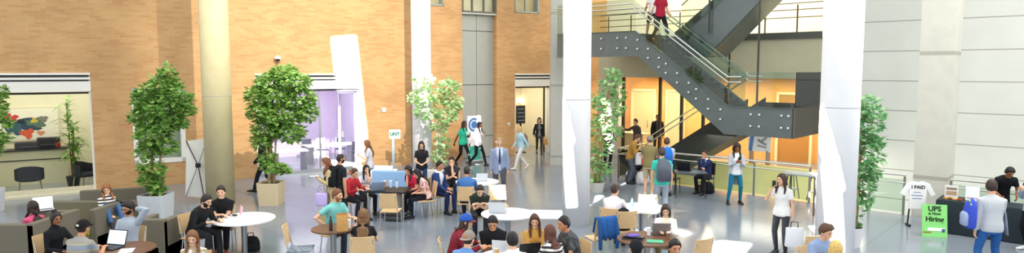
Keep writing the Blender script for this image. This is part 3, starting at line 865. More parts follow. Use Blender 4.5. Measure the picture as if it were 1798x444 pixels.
# ------------------------------------------------------------------ staircase
st = thing('staircase', 'dark steel switchback staircase with glass guards rising behind the white columns', 'staircase'); st.matrix_world = SM
M_ST = mat('#676f6e', .35, .3, .06, 4); M_STD = mat('#4a463e', .5, .2, .08); M_ST_SHADE = mat('#2f3230', .45, .3, .06); M_RAIL = metal('#d9d8cf', .3)  # darkest steel copy has the shade of the lower flight painted in
GLS = glassmat('#e7f0ea', .10, 'green_glass')
def plate(poly, s, th=.06, name='stringer', m=None): return MB().prism([(a, s, z) for a, z in poly], (0, th, 0)).build(name, m or M_ST, st, smooth=False)
A0, A1 = PA(1272, 19.2), PA(1112, 19.2); AE = PA(1393, 19.2); AEL = -15.2
near = [(AEL, 5.0), (A1, 5.0), (A0+.08, 2.60), (AE, 2.60), (AE, 1.72), (A0-.02, 1.72), (A1+.15, 4.14), (AEL, 4.14)]
plate(near, 19.2); plate([(A1, 5.0), (A0+.08, 2.60), (A0-.02, 1.95), (A1+.15, 4.3)], 20.62)
MB().box(((AE+A0)/2, 20.84, 2.32), (AE-A0-.02, 3.1, .22)).box(((AE+A0)/2, 22.4, 2.15), (AE-A0, .06, .88)).box((AE-.03, 20.8, 2.16), (.06, 3.2, .88)).build('landing', M_STD, st, smooth=False)
MB().box(((AEL+A1)/2, 21.24, 4.80), (A1-AEL, 3.9, .22)).build('landing', M_STD, st, smooth=False)
def flight(a0, z0, a1, z1, s0, s1, n=15):
    t = MB()
    for i in range(n):
        a = a0+(a1-a0)*(i+.5)/n; z = z0+(z1-z0)*(i+1)/n
        t.box((a, (s0+s1)/2, z-.03), (abs(a1-a0)/n+.02, s1-s0, .06)); t.box((a0+(a1-a0)*i/n, (s0+s1)/2, z-(z1-z0)/n/2), (.02, s1-s0, abs(z1-z0)/n))
    t.build('treads', M_STD, st, smooth=False)
flight(A0, 2.43, A1, 4.9, 19.25, 20.62)
LB = -12.3; flight(LB, .0, A0, 2.43, 20.9, 22.35)
plate([(LB, .35), (A0, 2.75), (A0, 1.72), (LB+.9, 0), (LB, 0)], 20.85, m=M_ST_SHADE); plate([(LB, .35), (A0, 2.75), (A0, 1.72), (LB+.9, 0), (LB, 0)], 22.35, m=M_ST_SHADE)
MB().prism([(LB+.9, 20.9, .02), (A0, 20.9, 1.78), (A0, 20.9, 1.74), (LB+.95, 20.9, 0)], (0, 1.45, 0)).build('soffit', M_ST_SHADE, st, smooth=False)
UA0, UA1 = -11.0, -6.9; uz0, uz1 = 4.9, 4.9+.76*4.1
flight(UA0, uz0, UA1, uz1, 20.9, 22.35, 18)
up_ = [(UA0-.3, 5.0), (UA0, 5.2), (UA1, uz1+.3), (UA1, uz1-.75), (UA0+.9, 4.14), (UA0-.3, 4.14)]
plate(up_, 20.85); plate(up_, 22.35)
MB().prism([(UA0+.9, 20.9, 4.18), (UA1, 20.9, uz1-.70), (UA1, 20.9, uz1-.74), (UA0+.95, 20.9, 4.14)], (0, 1.45, 0)).build('soffit', M_ST, st, smooth=False)
# glass guards
def gpanel(poly, s): MB().prism([(a, s, z) for a, z in poly], (0, .014, 0)).build('glass_panel', GLS, st, smooth=False)
gt = 1.0
gpanel([(AEL, 4.98), (A1, 4.98), (A1, 6.05), (AEL, 6.05)], 19.15)
for k in range(3):
    t0, t1 = k/3+.004, (k+1)/3-.004
    f = lambda t, dz: (A1+(A0-A1)*t, 5.0+(2.6-5.0)*t+dz)
    gpanel([f(t0, -.03), f(t1, -.03), f(t1, gt), f(t0, gt)], 19.15); gpanel([f(t0, -.03), f(t1, -.03), f(t1, gt), f(t0, gt)], 20.68)
gpanel([(A0+.1, 2.58), (AE, 2.58), (AE, 3.62), (A0+.1, 3.62)], 19.15); MB().box((AE, 20.8, 3.1), (.014, 3.1, 1.04)).build('glass_panel', GLS, st, smooth=False)
gpanel([(UA0, 4.9), (UA1, uz1), (UA1, uz1+1.1), (UA0, 6.0)], 20.8)
for s_, offs in ((19.10, (.72, .88)), (20.72, (.72, .88))):
    for dz in offs:
        MB().tube([(AEL, s_, 5.02+dz), (A1, s_, 5.02+dz), (A0+.1, s_, 2.6+dz), (A0+.5, s_, 2.6+dz)], .024, 8).build('handrail', M_RAIL, st)
for dz in (1.0, .8): MB().tube([(A0, 20.8, 2.6+dz), (LB, 20.8, .2+dz)], .024, 8).build('handrail', M_RAIL, st)
MB().tube([(UA0, 20.75, 5.9), (UA1, 20.75, uz1+.95)], .024, 8).build('handrail', M_RAIL, st)
def bolt(a, z): MB().tube([(a, 19.13, z), (a, 19.17, z)], .033, 8, round_ends=False).build('glass_bolt', mat('#e9ebe9', .3, .3, 0), st)
for k in range(3):
    for q in (.12, .5, .88):
        t = (k+q)/3
        for dz in (-.22, -.52): bolt(A1+(A0-A1)*t, 5.0-2.4*t+dz)
for a in (PA(1055, 19.2), PA(1083, 19.2), PA(1098, 19.2), PA(1318, 19.2), PA(1333, 19.2), PA(1384, 19.2), PA(1372, 19.2)):
    zz = 4.9 if a < A1 else 2.5
    for dz in (-.13, -.48): bolt(a, zz+dz)
def rod(px, s, z0, z1): struct(in_st(MB().box((PA(px, s), s, (z0+z1)/2), (.05, .05, z1-z0)), 'trim_14', mat('#4b4d46', .5, .4, .05)))
rod(1327, 20.72, 2.4, 9); rod(1277, 22.5, 2.0, 9); rod(1240, 20.72, 4.9, 9)
# upper gallery rail
gr = thing('gallery_railing', 'thin dark metal railing along the upper gallery edge', 'railing'); gr.matrix_world = SM
M_BR = mat('#77664a', .4, .5, .05)
for dz in (.62, .88, 1.1): MB().tube([(SL, 23.3, SLB1+dz), (-6.9, 23.3, SLB1+dz)], .018, 6).build('handrail', M_BR, gr)
for k in range(9): MB().box((SL+.4+k*1.1, 23.3, SLB1+.5), (.05, .02, 1.1)).build('post', M_BR, gr, smooth=False)
# glass guard round the stair opening
def guard(label, pts, closed_post=None):
    g = thing('glass_railing', label, 'railing'); g.matrix_world = SM
    for (a0, s0), (a1, s1) in zip(pts, pts[1:]):
        L_ = math.hypot(a1-a0, s1-s0); n = max(1, round(L_/1.45)); ang = math.atan2(s1-s0, a1-a0)
        for i in range(n):
            t = (i+.5)/n; c = (a0+(a1-a0)*t, s0+(s1-s0)*t, .5)
            MB().box(c, (L_/n-.06, .014, .84), ang).build('glass_panel', GLS, g, smooth=False)
        for i in range(n+1):
            t = i/n; MB().box((a0+(a1-a0)*t, s0+(s1-s0)*t, .50), (.05, .05, 1.0), ang).build('post', mat('#8b8d84', .4, .6, .05), g, smooth=False)
        for z, r_ in ((1.04, .028), (.84, .018)):
            MB().tube([(a0, s0-.02, z), (a1, s1-.02, z)], r_, 8).build('handrail', M_RAIL, g)
    return g
AC = PA(1425, 18.85)
guard('glass railing with steel posts round the stair opening, left of the rightmost column', [(AL-.05, 20.6), (AL-.05, 18.85), (AC, 18.85)])
guard('glass railing with steel posts along the pale panel wall, behind the green poster', [(AC+1.5, 18.85), (pp0-.15, 18.85)])
guard('glass railing with steel posts right of the concrete pier, behind the black table', [(pp1+.1, 18.85), (AR-.5, 18.85)])
# ------------------------------------------------------------------ furniture kinds
M_PLY = mat('#dcb988', .45, 0, .07, 6); M_CHROME = metal('#d0d2d3', .2); M_WTOP = mat('#eef0f0', .3, 0, .02); M_GSTEEL = metal('#9fa2a4', .4)
M_BLK = mat('#1b1c1f', .5, 0, .1); M_SOFA = mat('#736d5f', .9, 0, .08, 60, spec=.1); M_SOFAD = mat('#6b6040', .9, 0, .08, 60, spec=.1); M_LIME = mat('#a9ac20', .85, 0, .08, 60, spec=.1)
PROTO = {}
def _curved(w, h, th, bow, M, n=8):
    mb = MB(); vs = []
    for i in range(n+1):
        x = -w/2+w*i/n; y = bow*(1-(2*x/w)**2)
        for dy in (0, th):
            for z in (0, h): vs.append(M @ Vector((x*(1-.08*(z > 0)), y+dy, z)))
    fs = []
    for i in range(n):
        o = i*4; fs += [(o, o+4, o+5, o+1), (o+2, o+3, o+7, o+6), (o+1, o+5, o+7, o+3), (o, o+2, o+6, o+4)]
    fs += [(0, 1, 3, 2), (n*4, n*4+2, n*4+3, n*4+1)]
    return mb.add(vs, fs)
def mk_chair(kind):
    ply, leg, seatm = {'ply': (M_PLY, M_CHROME, M_PLY), 'black': (M_BLK, M_BLK, M_BLK), 'grey': (M_PLY, M_CHROME, blotch('#6c7784', '#8b95a2', 30)), 'office': (mat('#555a6a', .7, 0, .1), M_CHROME, mat('#555a6a', .7, 0, .1))}[kind]
    r = thing('chair', 'chair', 'chair')
    mb = MB(); mb.box((0, 0, .445), (.43, .43, .025)); mb.build('seat', seatm, r, bevel=.008)
    M = Matrix.Translation((0, .20, .54)) @ Matrix.Rotation(R(-10), 4, 'X')
    _curved(.44, .36, .016, .035, M).build('backrest', ply, r, angle=40)
    for x in (-1, 1):
        MB().tube([(x*.20, -.20, 0), (x*.195, -.185, .43)], .012, 8).build('leg', leg, r)
        MB().tube([(x*.20, .24, 0), (x*.195, .17, .43), (x*.185, .215, .60), (x*.17, .275, .84)], .012, 8).build('leg', leg, r)
        MB().tube([(x*.195, -.185, .43), (x*.195, .17, .43)], .011, 8).build('side_rail', leg, r)
    MB().tube([(-.195, .0, .425), (.195, .0, .425)], .011, 8).build('cross_rail', leg, r)
    return r
used = {}
def chair(label, loc, yaw, kind='ply', group=None):
    loc = (loc[0], loc[1], loc[2] if len(loc) > 2 else 0)
    if kind not in PROTO:
        PROTO[kind] = mk_chair(kind); r = PROTO[kind]; r.location = loc; r.rotation_euler = (0, 0, R(yaw)); r['label'] = label
        if group: r['group'] = group
        return r
    return dup(PROTO[kind], loc, R(yaw), label, group)
def under(p, label, kind='ply'):
    r = p['root']; v = p['world']((0, -.06*p['s'], 0)); return chair(label, (v.x, v.y, 0), p['yaw'], kind, 'plywood chairs with chrome legs' if kind == 'ply' else None)
def round_table(label, px, py, r, topm, name='round_table', z=.74, base='disc', legm=None):
    c = G(px, py, z); t = thing(name, label, 'table', (c.x, c.y, 0)); legm = legm or M_GSTEEL
    MB().lathe([(r-.006, z-.03), (r, z-.026), (r, z-.004), (r-.004, z)], (0, 0, 0), 48).build('tabletop', topm, t, angle=40)
    MB().lathe([(.055, .02), (.055, z-.03)], (0, 0, 0), 20).build('pedestal', legm, t, angle=40)
    MB().lathe([(.30, 0), (.30, .012), (.08, .03)], (0, 0, 0), 32).build('base', legm, t, angle=40)
    t['tz'] = z; return t
def laptop(label, pos, yaw, col='#b9bcc0', screen='#dfe8f2', open_=105, size=.34):
    t = thing('laptop', label, 'laptop', pos, R(yaw)); m = mat(col, .35, .3, 0); w, d = size, size*.68
    MB().box((0, 0, .009), (w, d, .018)).build('base', m, t, bevel=.004)
    MB().box((0, -.02, .0185), (w*.86, d*.5, .002)).build('keyboard', mat('#2b2c30', .6, 0, 0), t, smooth=False)
    a = R(open_-90); M = Matrix.Translation((0, d/2, .016)) @ Matrix.Rotation(-a, 4, 'X')
    MB().box((0, 0, d/2), (w, .010, d)).xf(M).build('lid', m, t, bevel=.003)
    MB().box((0, -.0056, d/2), (w*.93, .002, d*.88)).xf(M).build('screen', mat(screen, .2, 0, 0, emit=.5 if screen not in ('#22262c',) else 0), t, smooth=False)
    return t
def paper(label, pos, rz, w=.21, d=.29, col='#f4f4f2', name='paper_sheet', cat='paper', th=.003):
    o = MB().box((0, 0, th/2), (w, d, th)).build(name, mat(col, .7, 0, .02), None, smooth=False); o.location = pos; o.rotation_euler = (0, 0, R(rz)); return tag(o, label, cat)
def cup(label, pos, col, h=.13, r=.037, lid='#f2f2f0'):
    t = thing('paper_cup', label, 'cup', pos); MB().lathe([(r*.75, 0), (r, h), (r*.96, h), (r*.7, .004)], n=18).build('cup_body', mat(col, .5, 0, 0), t, angle=50)
    MB().lathe([(r*1.06, h), (r*1.06, h+.010), (r*.9, h+.016), (r*.1, h+.016)], n=18).build('lid', mat(lid, .4, 0, 0), t, angle=50); return t
def bottle(label, pos, col='#cfe0ea', h=.21):
    t = thing('bottle', label, 'bottle', pos); MB().lathe([(.030, 0), (.033, .01), (.033, h*.66), (.014, h*.86), (.013, h*.92)], n=16).build('bottle_body', mat(col, .2, 0, 0), t)
    MB().lathe([(.016, h*.92), (.016, h)], n=12).build('cap', M_BLK, t); return t
def bagpack(label, cpos, M3, col, col2=None, h=.46, w=.30, d=.17, straps=True):
    """M3 columns: right, outwards from the back, up; cpos centre on the wearer's back"""
    t = thing('backpack', label, 'backpack'); t.matrix_world = Matrix.Translation(cpos) @ M3.to_4x4()
    m = cloth(col); m2 = cloth(col2 or col)
    secs = [((0, d*.5, -h/2), .42, .6), ((0, d*.5, -h*.42), .5, .95), ((0, d*.5, -.05), .5, 1), ((0, d*.46, h*.25), .47, .85), ((0, d*.4, h*.42), .36, .6), ((0, d*.34, h/2), .16, .25)]
    mb = MB(); mb.loft([(c, (1, 0, 0), (0, 1, 0), w*a, d*.5*b) for c, a, b in secs], 20, 3); mb.build('main_body', m, t)
    mb = MB(); mb.loft([((0, d*.95, z), (1, 0, 0), (0, 1, 0), w*.40*k, .05*k) for z, k in ((-h*.42, .7), (-h*.38, 1), (-.02, 1), (.03, .6))], 16, 3); mb.build('front_pocket', m2, t)
    MB().tube([(-.03, d*.3, h*.48), (-.025, d*.25, h*.55), (.025, d*.25, h*.55), (.03, d*.3, h*.48)], .009, 6).build('grab_handle', m2, t)
    if straps:
        for q in (-1, 1):
            MB().tube([(q*.085, .02, h*.38), (q*.10, -.06, h*.52), (q*.11, -.16, h*.50), (q*.115, -.25, h*.30), (q*.125, -.24, 0), (q*.15, -.10, -h*.30), (q*.13, .03, -h*.40)], [.022]*7, 8, flat=.35).build('strap', m2, t)
    return t
def wear(p, label, col, col2=None, **k):
    pt, d, f, l = p['spine'](.26); w, dd = interp(p['tt'], .26); rz = Matrix.Rotation(R(p['yaw']), 3, 'Z')
    c = pt-f*(dd+.02)*p['s']; M3 = rz @ Matrix(((l.x, -f.x, d.x), (l.y, -f.y, d.y), (l.z, -f.z, d.z)))
    return bagpack(label, p['world'](c), M3, col, col2, **k)
def floorbag(label, px, py, rz, col, w=.34, h=.30, d=.2):
    c = G(px, py); t = thing('backpack', label, 'bag', c, R(rz)); m = cloth(col)
    MB().loft([((0, 0, z), (1, 0, 0), (0, 1, 0), w*.5*a, d*.5*b) for z, a, b in ((0, .9, .9), (.03, 1, 1), (h*.6, .97, .95), (h*.9, .75, .7), (h, .4, .35))], 18, 3).build('main_body', m, t)
    MB().tube([(-.06, 0, h*.97), (-.05, 0, h+.07), (.05, 0, h+.07), (.06, 0, h*.97)], .010, 6).build('grab_handle', m, t)
    MB().loft([((0, -d*.5, z), (1, 0, 0), (0, 1, 0), w*.36*a, .04*a) for z, a in ((.03, .7), (.05, 1), (h*.5, .95), (h*.55, .6))], 14, 3).build('front_pocket', m, t)
    return t
def sofa(label, loc, yaw, w, d=.8, hb=.9, arms=(1, 1), armh=.62, seat_col=None, m=None, back=True):
    t = thing('lounge_sofa', label, 'sofa', loc, R(yaw)); m = m or M_SOFA; th = .14
    MB().box((0, 0, .17), (w, d, .30)).build('base', m, t, bevel=.015)
    if back: MB().box((0, d/2-th/2, hb/2+.01), (w, th, hb)).build('back', m, t, bevel=.02)
    for x, on in ((-1, arms[0]), (1, arms[1])):
        if on: MB().box((x*(w/2-th/2), -.0, armh/2+.01), (th, d+.002, armh)).build('arm', m, t, bevel=.02)
    x0 = -w/2+(th if arms[0] else 0); x1 = w/2-(th if arms[1] else 0)
    MB().box(((x0+x1)/2, -th/2 if back else 0, .38), (x1-x0-.01, d-(th if back else 0)-.01, .13)).build('seat_cushion', seat_col or m, t, bevel=.03)
    return t
# ------------------------------------------------------------------ trees
def leafmat(name, dark, light):
    m, nt, b = newmat(name); N = nt.nodes.new; L = nt.links.new
    tc = N('ShaderNodeTexCoord'); n = N('ShaderNodeTexNoise'); n.inputs['Scale'].default_value = 9; n.inputs['Detail'].default_value = 3
    L(tc.outputs['Object'], n.inputs['Vector']); r = N('ShaderNodeValToRGB')
    r.color_ramp.elements[0].position = .36; r.color_ramp.elements[0].color = lin(dark); r.color_ramp.elements[1].position = .66; r.color_ramp.elements[1].color = lin(light)
    L(n.outputs['Fac'], r.inputs['Fac']); L(r.outputs['Color'], b.inputs['Base Color']); b.inputs['Roughness'].default_value = .45
    tr = N('ShaderNodeBsdfTranslucent'); L(r.outputs['Color'], tr.inputs['Color']); mx = N('ShaderNodeMixShader'); mx.inputs[0].default_value = .3
    L(b.outputs[0], mx.inputs[1]); L(tr.outputs[0], mx.inputs[2]); L(mx.outputs[0], nt.nodes['Material Output'].inputs['Surface'])
    return m
def leaves(mb, c, rad, n, ls, rng):
    for _ in range(n):
        while True:
            q = Vector((rng.uniform(-1, 1), rng.uniform(-1, 1), rng.uniform(-1, 1)))
            if .02 < q.length <= 1: break
        q = q.normalized()*(q.length**.55)
        p = Vector(c)+Vector((q.x*rad[0], q.y*rad[1], q.z*rad[2]))
        a = Vector((q.x+rng.uniform(-.7, .7), q.y+rng.uniform(-.7, .7), rng.uniform(-.9, .35))).normalized()
        sd = a.cross(Vector((rng.uniform(-.4, .4), rng.uniform(-.4, .4), 1))).normalized(); nn = a.cross(sd).normalized()
        l = ls*rng.uniform(.7, 1.25); w = l*.36
        mb.add([p, p+a*l*.35+sd*w-nn*l*.03, p+a*l*.38+nn*l*.05, p+a*l*.35-sd*w-nn*l*.03, p+a*l-nn*l*.10, p+a*l*.72+sd*w*.7-nn*l*.05, p+a*l*.72-sd*w*.7-nn*l*.05],
               [(0, 1, 2), (0, 2, 3), (1, 5, 2), (2, 6, 3), (2, 5, 4), (2, 4, 6)])
def tree(label, base, clusters, dens, pot, leafm, seed, trunks=3, ls=.13, bark='#9a8262', potc='#d8cfb4', ph=.6, pw=.6):
    rng = random.Random(seed); t = thing('potted_tree', label, 'tree', base); Y = base.y; dz = base
    mp = mat(potc, .6, 0, .05)
    if pot == 'round': MB().lathe([(pw*.36, 0), (pw*.5, ph), (pw*.46, ph), (pw*.44, ph-.05), (.02, ph-.05)], n=28).build('planter', mp, t, angle=50)
    else:
        k = .5
        mb = MB(); mb.loft([((0, 0, z), (1, 0, 0), (0, 1, 0), r_, r_) for z, r_ in ((0, pw*.44), (ph, pw*.5), (ph, pw*.46), (ph-.06, pw*.45))], 40, 14); mb.build('planter', mp, t, angle=30)
    MB().lathe([(pw*.43, ph-.07), (pw*.40, ph-.03), (.02, ph-.02)], n=20).build('soil', mat('#4a3a2a', .9, 0, .3, 40), t)
    pts = []
    for px, py, rx, ry in clusters:
        p = HIT(px, py, (0, Y, 0), (0, 1, 0)); sc = Y/F
        pts.append((Vector((p.x-dz.x, rng.uniform(-.25, .25)*min(1, rx*sc), p.z)), rx*sc, ry*sc))
    top = max(p.z for p, _, _ in pts)
    tips = sorted(pts, key=lambda q: -q[0].z)
    for k in range(trunks):
        a = 2*PI*k/trunks; tp = tips[k % len(tips)][0]
        x0 = Vector((.08*math.cos(a), .08*math.sin(a), ph-.08)); q1 = Vector((tp.x*.15+.10*math.cos(a), .10*math.sin(a), ph+(tp.z-ph)*.35)); q2 = Vector((tp.x*.5, tp.y*.5, ph+(tp.z-ph)*.7))
        MB().tube([x0, q1, q2, tp], [.032, .027, .02, .008], 8).build('trunk', mat(bark, .8, 0, .2, 12), t)
    for p, rx, ry in pts:
        s0 = Vector((p.x*.3, 0, max(ph, p.z-ry*.8))); MB().tube([s0, (s0+p)/2+Vector((0, 0, .04)), p], [.014, .010, .005], 6).build('branch', mat(bark, .8, 0, .2, 12), t)
    fo = MB()
    for p, rx, ry in pts:
        v = rx*ry*rx; leaves(fo, p, (rx*.86, min(rx, .7)*.85, ry*.86), int(dens*(rx*ry)**.9), ls, rng)
    fo.build('foliage', leafm, t, smooth=False)
    return t
LF_D = leafmat('ficus_leaves', '#558f3d', '#b9d878'); LF_L = leafmat('sunlit_leaves', '#8fbf74', '#e4f2c8'); LF_M = leafmat('bright_leaves', '#6fae68', '#c6e4a6'); LF_R = leafmat('cool_leaves', '#5a9f66', '#b9e0a6')  # paler leaf sets have sunlight put into their greens
tree('tall leafy potted tree in front of the white framed window, in a pale grey planter', G(276, 392), [(295, 128, 12, 16), (285, 150, 30, 20), (258, 170, 28, 22), (310, 170, 30, 22), (280, 190, 40, 26), (322, 192, 20, 14), (250, 205, 24, 20), (296, 214, 32, 20), (272, 236, 32, 20), (262, 262, 20, 16), (288, 256, 20, 14), (268, 294, 24, 14), (262, 316, 20, 16), (278, 328, 14, 12)], 1900, 'box', LF_D, 1, 2, .155, potc='#c9cdd0', ph=.72, pw=.62)
tree('round crowned potted tree left of the lavender room, in a square beige planter', G(477, 358), [(497, 126, 26, 14), (470, 142, 24, 18), (520, 142, 30, 18), (452, 168, 20, 20), (484, 168, 34, 24), (526, 172, 28, 24), (538, 196, 18, 18), (460, 196, 26, 20), (496, 204, 36, 24), (470, 226, 30, 20), (510, 232, 28, 18), (462, 246, 20, 14), (478, 292, 22, 10), (470, 276, 14, 14), (498, 296, 12, 8)], 2100, 'box', LF_D, 2, 4, .15, bark='#b59b72', potc='#d9c6a0', ph=.62, pw=.62)
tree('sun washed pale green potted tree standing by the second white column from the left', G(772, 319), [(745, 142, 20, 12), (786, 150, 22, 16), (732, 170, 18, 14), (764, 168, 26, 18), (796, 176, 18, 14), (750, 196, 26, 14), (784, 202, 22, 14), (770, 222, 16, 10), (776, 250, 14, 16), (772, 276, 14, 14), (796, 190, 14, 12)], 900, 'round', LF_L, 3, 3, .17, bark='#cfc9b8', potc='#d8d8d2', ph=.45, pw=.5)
tree('slender potted tree right of the middle white column, in front of the stair opening', G(1048, 336), [(1076, 128, 14, 14), (1072, 148, 22, 16), (1086, 166, 12, 14), (1050, 178, 16, 18), (1078, 186, 20, 18), (1064, 206, 24, 18), (1048, 228, 18, 18), (1076, 232, 18, 16), (1056, 258, 20, 16), (1044, 284, 14, 18), (1062, 296, 10, 14), (1044, 312, 12, 12)], 720, 'round', LF_M, 4, 4, .17, bark='#b98f5e', potc='#c9c9c2', ph=.3, pw=.5)
tree('potted tree right of the rightmost white column, by the pale panel wall', G(1494, 432), [(1518, 178, 22, 14), (1508, 198, 26, 18), (1538, 200, 18, 16), (1522, 222, 34, 20), (1512, 248, 30, 20), (1538, 250, 20, 18), (1520, 274, 28, 18), (1508, 298, 24, 18), (1530, 302, 18, 14), (1514, 324, 22, 16), (1502, 346, 18, 16), (1520, 350, 12, 12), (1500, 372, 14, 14), (1496, 392, 10, 12)], 1150, 'round', LF_R, 5, 4, .15, bark='#b5986f', potc='#e4e2e2', ph=.42, pw=.46)
tree('potted tree at the left edge of the picture, only its right leaves in view', G(-22, 372), [(-8, 160, 16, 16), (-20, 190, 26, 24), (4, 212, 14, 10), (0, 240, 16, 12), (-14, 262, 20, 16)], 1900, 'box', LF_D, 6, 2, .155, potc='#c9cdd0', ph=.6, pw=.6)
def palm(label, base, h, seed, parent_pot=True):
    rng = random.Random(seed); t = thing('potted_plant', label, 'plant', base)
    MB().lathe([(.15, 0), (.20, .32), (.18, .32), (.02, .28)], n=22).build('pot', mat('#33332f', .5, 0, .1), t, angle=50)
    fo = MB()
    for sx_, hh in ((-.08, h), (.1, h*.72), (.02, h*.5)):
        MB().tube([(sx_*.3, 0, .28), (sx_, 0, hh-.1)], [.022, .015], 8).build('stem', mat('#7c6a45', .8, 0, .2), t)
        for i in range(40):
            a = rng.uniform(0, 2*PI); l = rng.uniform(.35, .62); el = rng.uniform(-.2, 1.0); z0 = hh-.02-rng.uniform(0, hh*.45)
            d = Vector((math.cos(a)*math.cos(el), math.sin(a)*math.cos(el), math.sin(el))); sd = d.cross(Vector((0, 0, 1))).normalized()
            vs = []; p0 = Vector((sx_, 0, z0))
            for k in range(6):
                q = k/5; p = p0+d*l*q+Vector((0, 0, -.38*l*q*q)); w = .055*math.sin(PI*min(.08+q*.95, 1))
                vs += [p-sd*w, p+sd*w]
            fo.add(vs, [(2*k, 2*k+1, 2*k+3, 2*k+2) for k in range(5)])
    fo.build('foliage', LF_D, t, smooth=False); return t
# ------------------------------------------------------------------ rooms behind the glass
def WP(w, y, z=0): return BM @ Vector((w, y, z))
wx = lambda px: WL(px, 240)[0]
def wd(px, py, y):
    p = BM.inverted() @ HIT(px, py, BM @ Vector((0, y, 0)), BN); return p.x, p.z
palm('tall leafy palm in a dark pot inside the lit room at the left', WP(wd(128, 300, 1.5)[0], 1.5), 2.75, 3)
def tub(label, loc, rz):
    t = thing('armchair', label, 'chair', loc, rz); m = mat('#2b2c33', .8, 0, .1)
    mb = MB(); vs = []; n = 16
    for i in range(n+1):
        a = R(-10)+R(200)*i/n
        for r_ in (.36, .31):
            for z in (.40, .82-.10*abs(math.cos(a))**3): vs.append((r_*math.cos(a)*1.02, r_*math.sin(a)*.8, z))
    fs = []
    for i in range(n):
        o = i*4; fs += [(o, o+4, o+5, o+1), (o+2, o+3, o+7, o+6), (o+1, o+5, o+7, o+3), (o, o+2, o+6, o+4)]
    fs += [(0, 1, 3, 2), (n*4, n*4+2, n*4+3, n*4+1)]
    mb.add(vs, fs); mb.build('backrest', m, t, angle=50)
    MB().lathe([(.30, .36), (.33, .38), (.33, .46), (.29, .48)], n=24).build('seat', m, t)
    for x in (-.24, .24):
        for y in (-.2, .2): MB().tube([(x, y, .38), (x*1.2, y*1.2, 0)], .014, 8).build('leg', mat('#b5a98c', .4, .3, 0), t)
    return t
tub('dark tub armchair seen from behind inside the lit room, near the glass', WP(wd(52, 310, .85)[0], .85), BANG+PI)
tub('dark tub armchair beside the palm inside the lit room', WP(wd(150, 300, .95)[0], .95), BANG+R(60))
cnt = thing('counter', 'long cream counter with a dark top along the back wall of the lit room', 'counter'); cnt.matrix_world = BM
cw0, cw1 = O1[0]+.3, wd(118, 265, 2.6)[0]
MB().box(((cw0+cw1)/2, 2.75, .55), (cw1-cw0, .5, 1.1)).build('front', mat('#dcd6b4', .5, 0, .04), cnt, smooth=False)
MB().box(((cw0+cw1)/2, 2.72, 1.12), (cw1-cw0+.1, .62, .05)).build('worktop', M_DARK, cnt, smooth=False)
MB().box(((cw0+cw1)/2, 2.49, .80), (cw1-cw0, .03, .03)).build('groove', M_DARK, cnt, smooth=False)
for i, (px, w_, h_, c_) in enumerate(((52, .75, .22, '#2a2a2c'), (86, .62, .34, '#242427'), (102, .16, .20, '#b23a33'))):
    t = thing('printer' if i < 2 else 'box', ['low black printer on the dark counter top', 'taller black printer on the dark counter top', 'small red box at the right end of the counter'][i], ['printer', 'printer', 'box'][i]); t.matrix_world = BM @ Matrix.Translation((wd(px, 260, 2.72)[0], 2.72, 1.145))
    MB().box((0, 0, h_/2), (w_, .4, h_)).build('body', mat(c_, .5, 0, .1), t, bevel=.02)
    if i < 2: MB().box((0, -.22, h_*.35), (w_*.7, .10, .02)).build('paper_tray', mat('#4b4b4d', .5, 0, 0), t, smooth=False)
art = thing('wall_painting', 'framed abstract painting with red, blue and orange splashes on the cream back wall', 'painting'); art.matrix_world = BM @ Matrix.Translation((wd(50, 218, 3.33)[0], 3.33, wd(50, 218, 3.33)[1]))
MB().box((0, 0, 0), (1.72, .04, 1.12)).build('frame', mat('#d9d2b6', .5, 0, .03), art, smooth=False)
MB().box((0, -.024, 0), (1.62, .01, 1.02)).build('canvas', mat('#ece8d8', .7, 0, .03), art, smooth=False)
rng = random.Random(5)
for i, (x, z, rx, rz_, c_) in enumerate(((-.10, -.02, .42, .20, '#31465c'), (-.36, -.12, .22, .22, '#3f6273'), (.22, .06, .28, .16, '#56725f'), (-.42, .22, .17, .10, '#c43a3f'), (-.52, .30, .10, .07, '#d0484a'), (-.04, -.30, .17, .15, '#dd5a35'), (.32, -.30, .10, .07, '#e08a63'), (.16, .12, .09, .08, '#c9b53e'), (.40, .16, .14, .09, '#7b7a6a'), (-.2, .1, .15, .06, '#24303a'))):
    n = 22; ph_ = rng.uniform(0, 6)
    vs = [(x+rx*(1+.28*math.sin(3*a+ph_)+.12*math.sin(7*a))*math.cos(a), -.031-.0012*i, z+rz_*(1+.28*math.sin(3*a+ph_)+.12*math.sin(7*a))*math.sin(a)) for a in [2*PI*k/n for k in range(n)]]
    MB().add(vs, [tuple(range(n))]).build('paint_splash', mat(c_, .8, 0, .15, 8), art, smooth=False)
# lavender room furniture
mt = thing('meeting_table', 'white meeting table inside the lavender lit room', 'table'); mt.matrix_world = BM @ Matrix.Translation((wd(580, 250, 2.1)[0], 2.1, 0))
MB().box((0, 0, .73), (2.0, .9, .04)).build('tabletop', M_WTOP, mt, bevel=.008)
for x in (-.8, .8): MB().box((x, 0, .36), (.10, .6, .72)).build('leg', M_GSTEEL, mt, smooth=False)
for i, (dx, dy, ry, lb) in enumerate(((-.75, .85, 0, 'far left'), (-.05, .85, 0, 'middle'), (.75, .75, -15, 'far right'), (1.0, -.65, 165, 'near right'))):
    p = WP(wd(580, 250, 2.1)[0]+dx*.85, 2.1+dy); chair('dark office chair at the white table in the lavender room, %s one' % lb, (p.x, p.y, 0), math.degrees(BANG)+ry, 'office', 'dark chairs in the lavender room')
dk = thing('desk', 'pale desk with steel legs at the left of the lavender room', 'table'); dk.matrix_world = BM @ Matrix.Translation((wd(508, 250, .95)[0], .95, 0))
MB().box((0, 0, .73), (1.2, .7, .05)).build('tabletop', M_WTOP, dk, bevel=.008)
for x in (-.5, .5): MB().box((x, 0, .35), (.08, .6, .70)).build('leg', M_GSTEEL, dk, smooth=False)
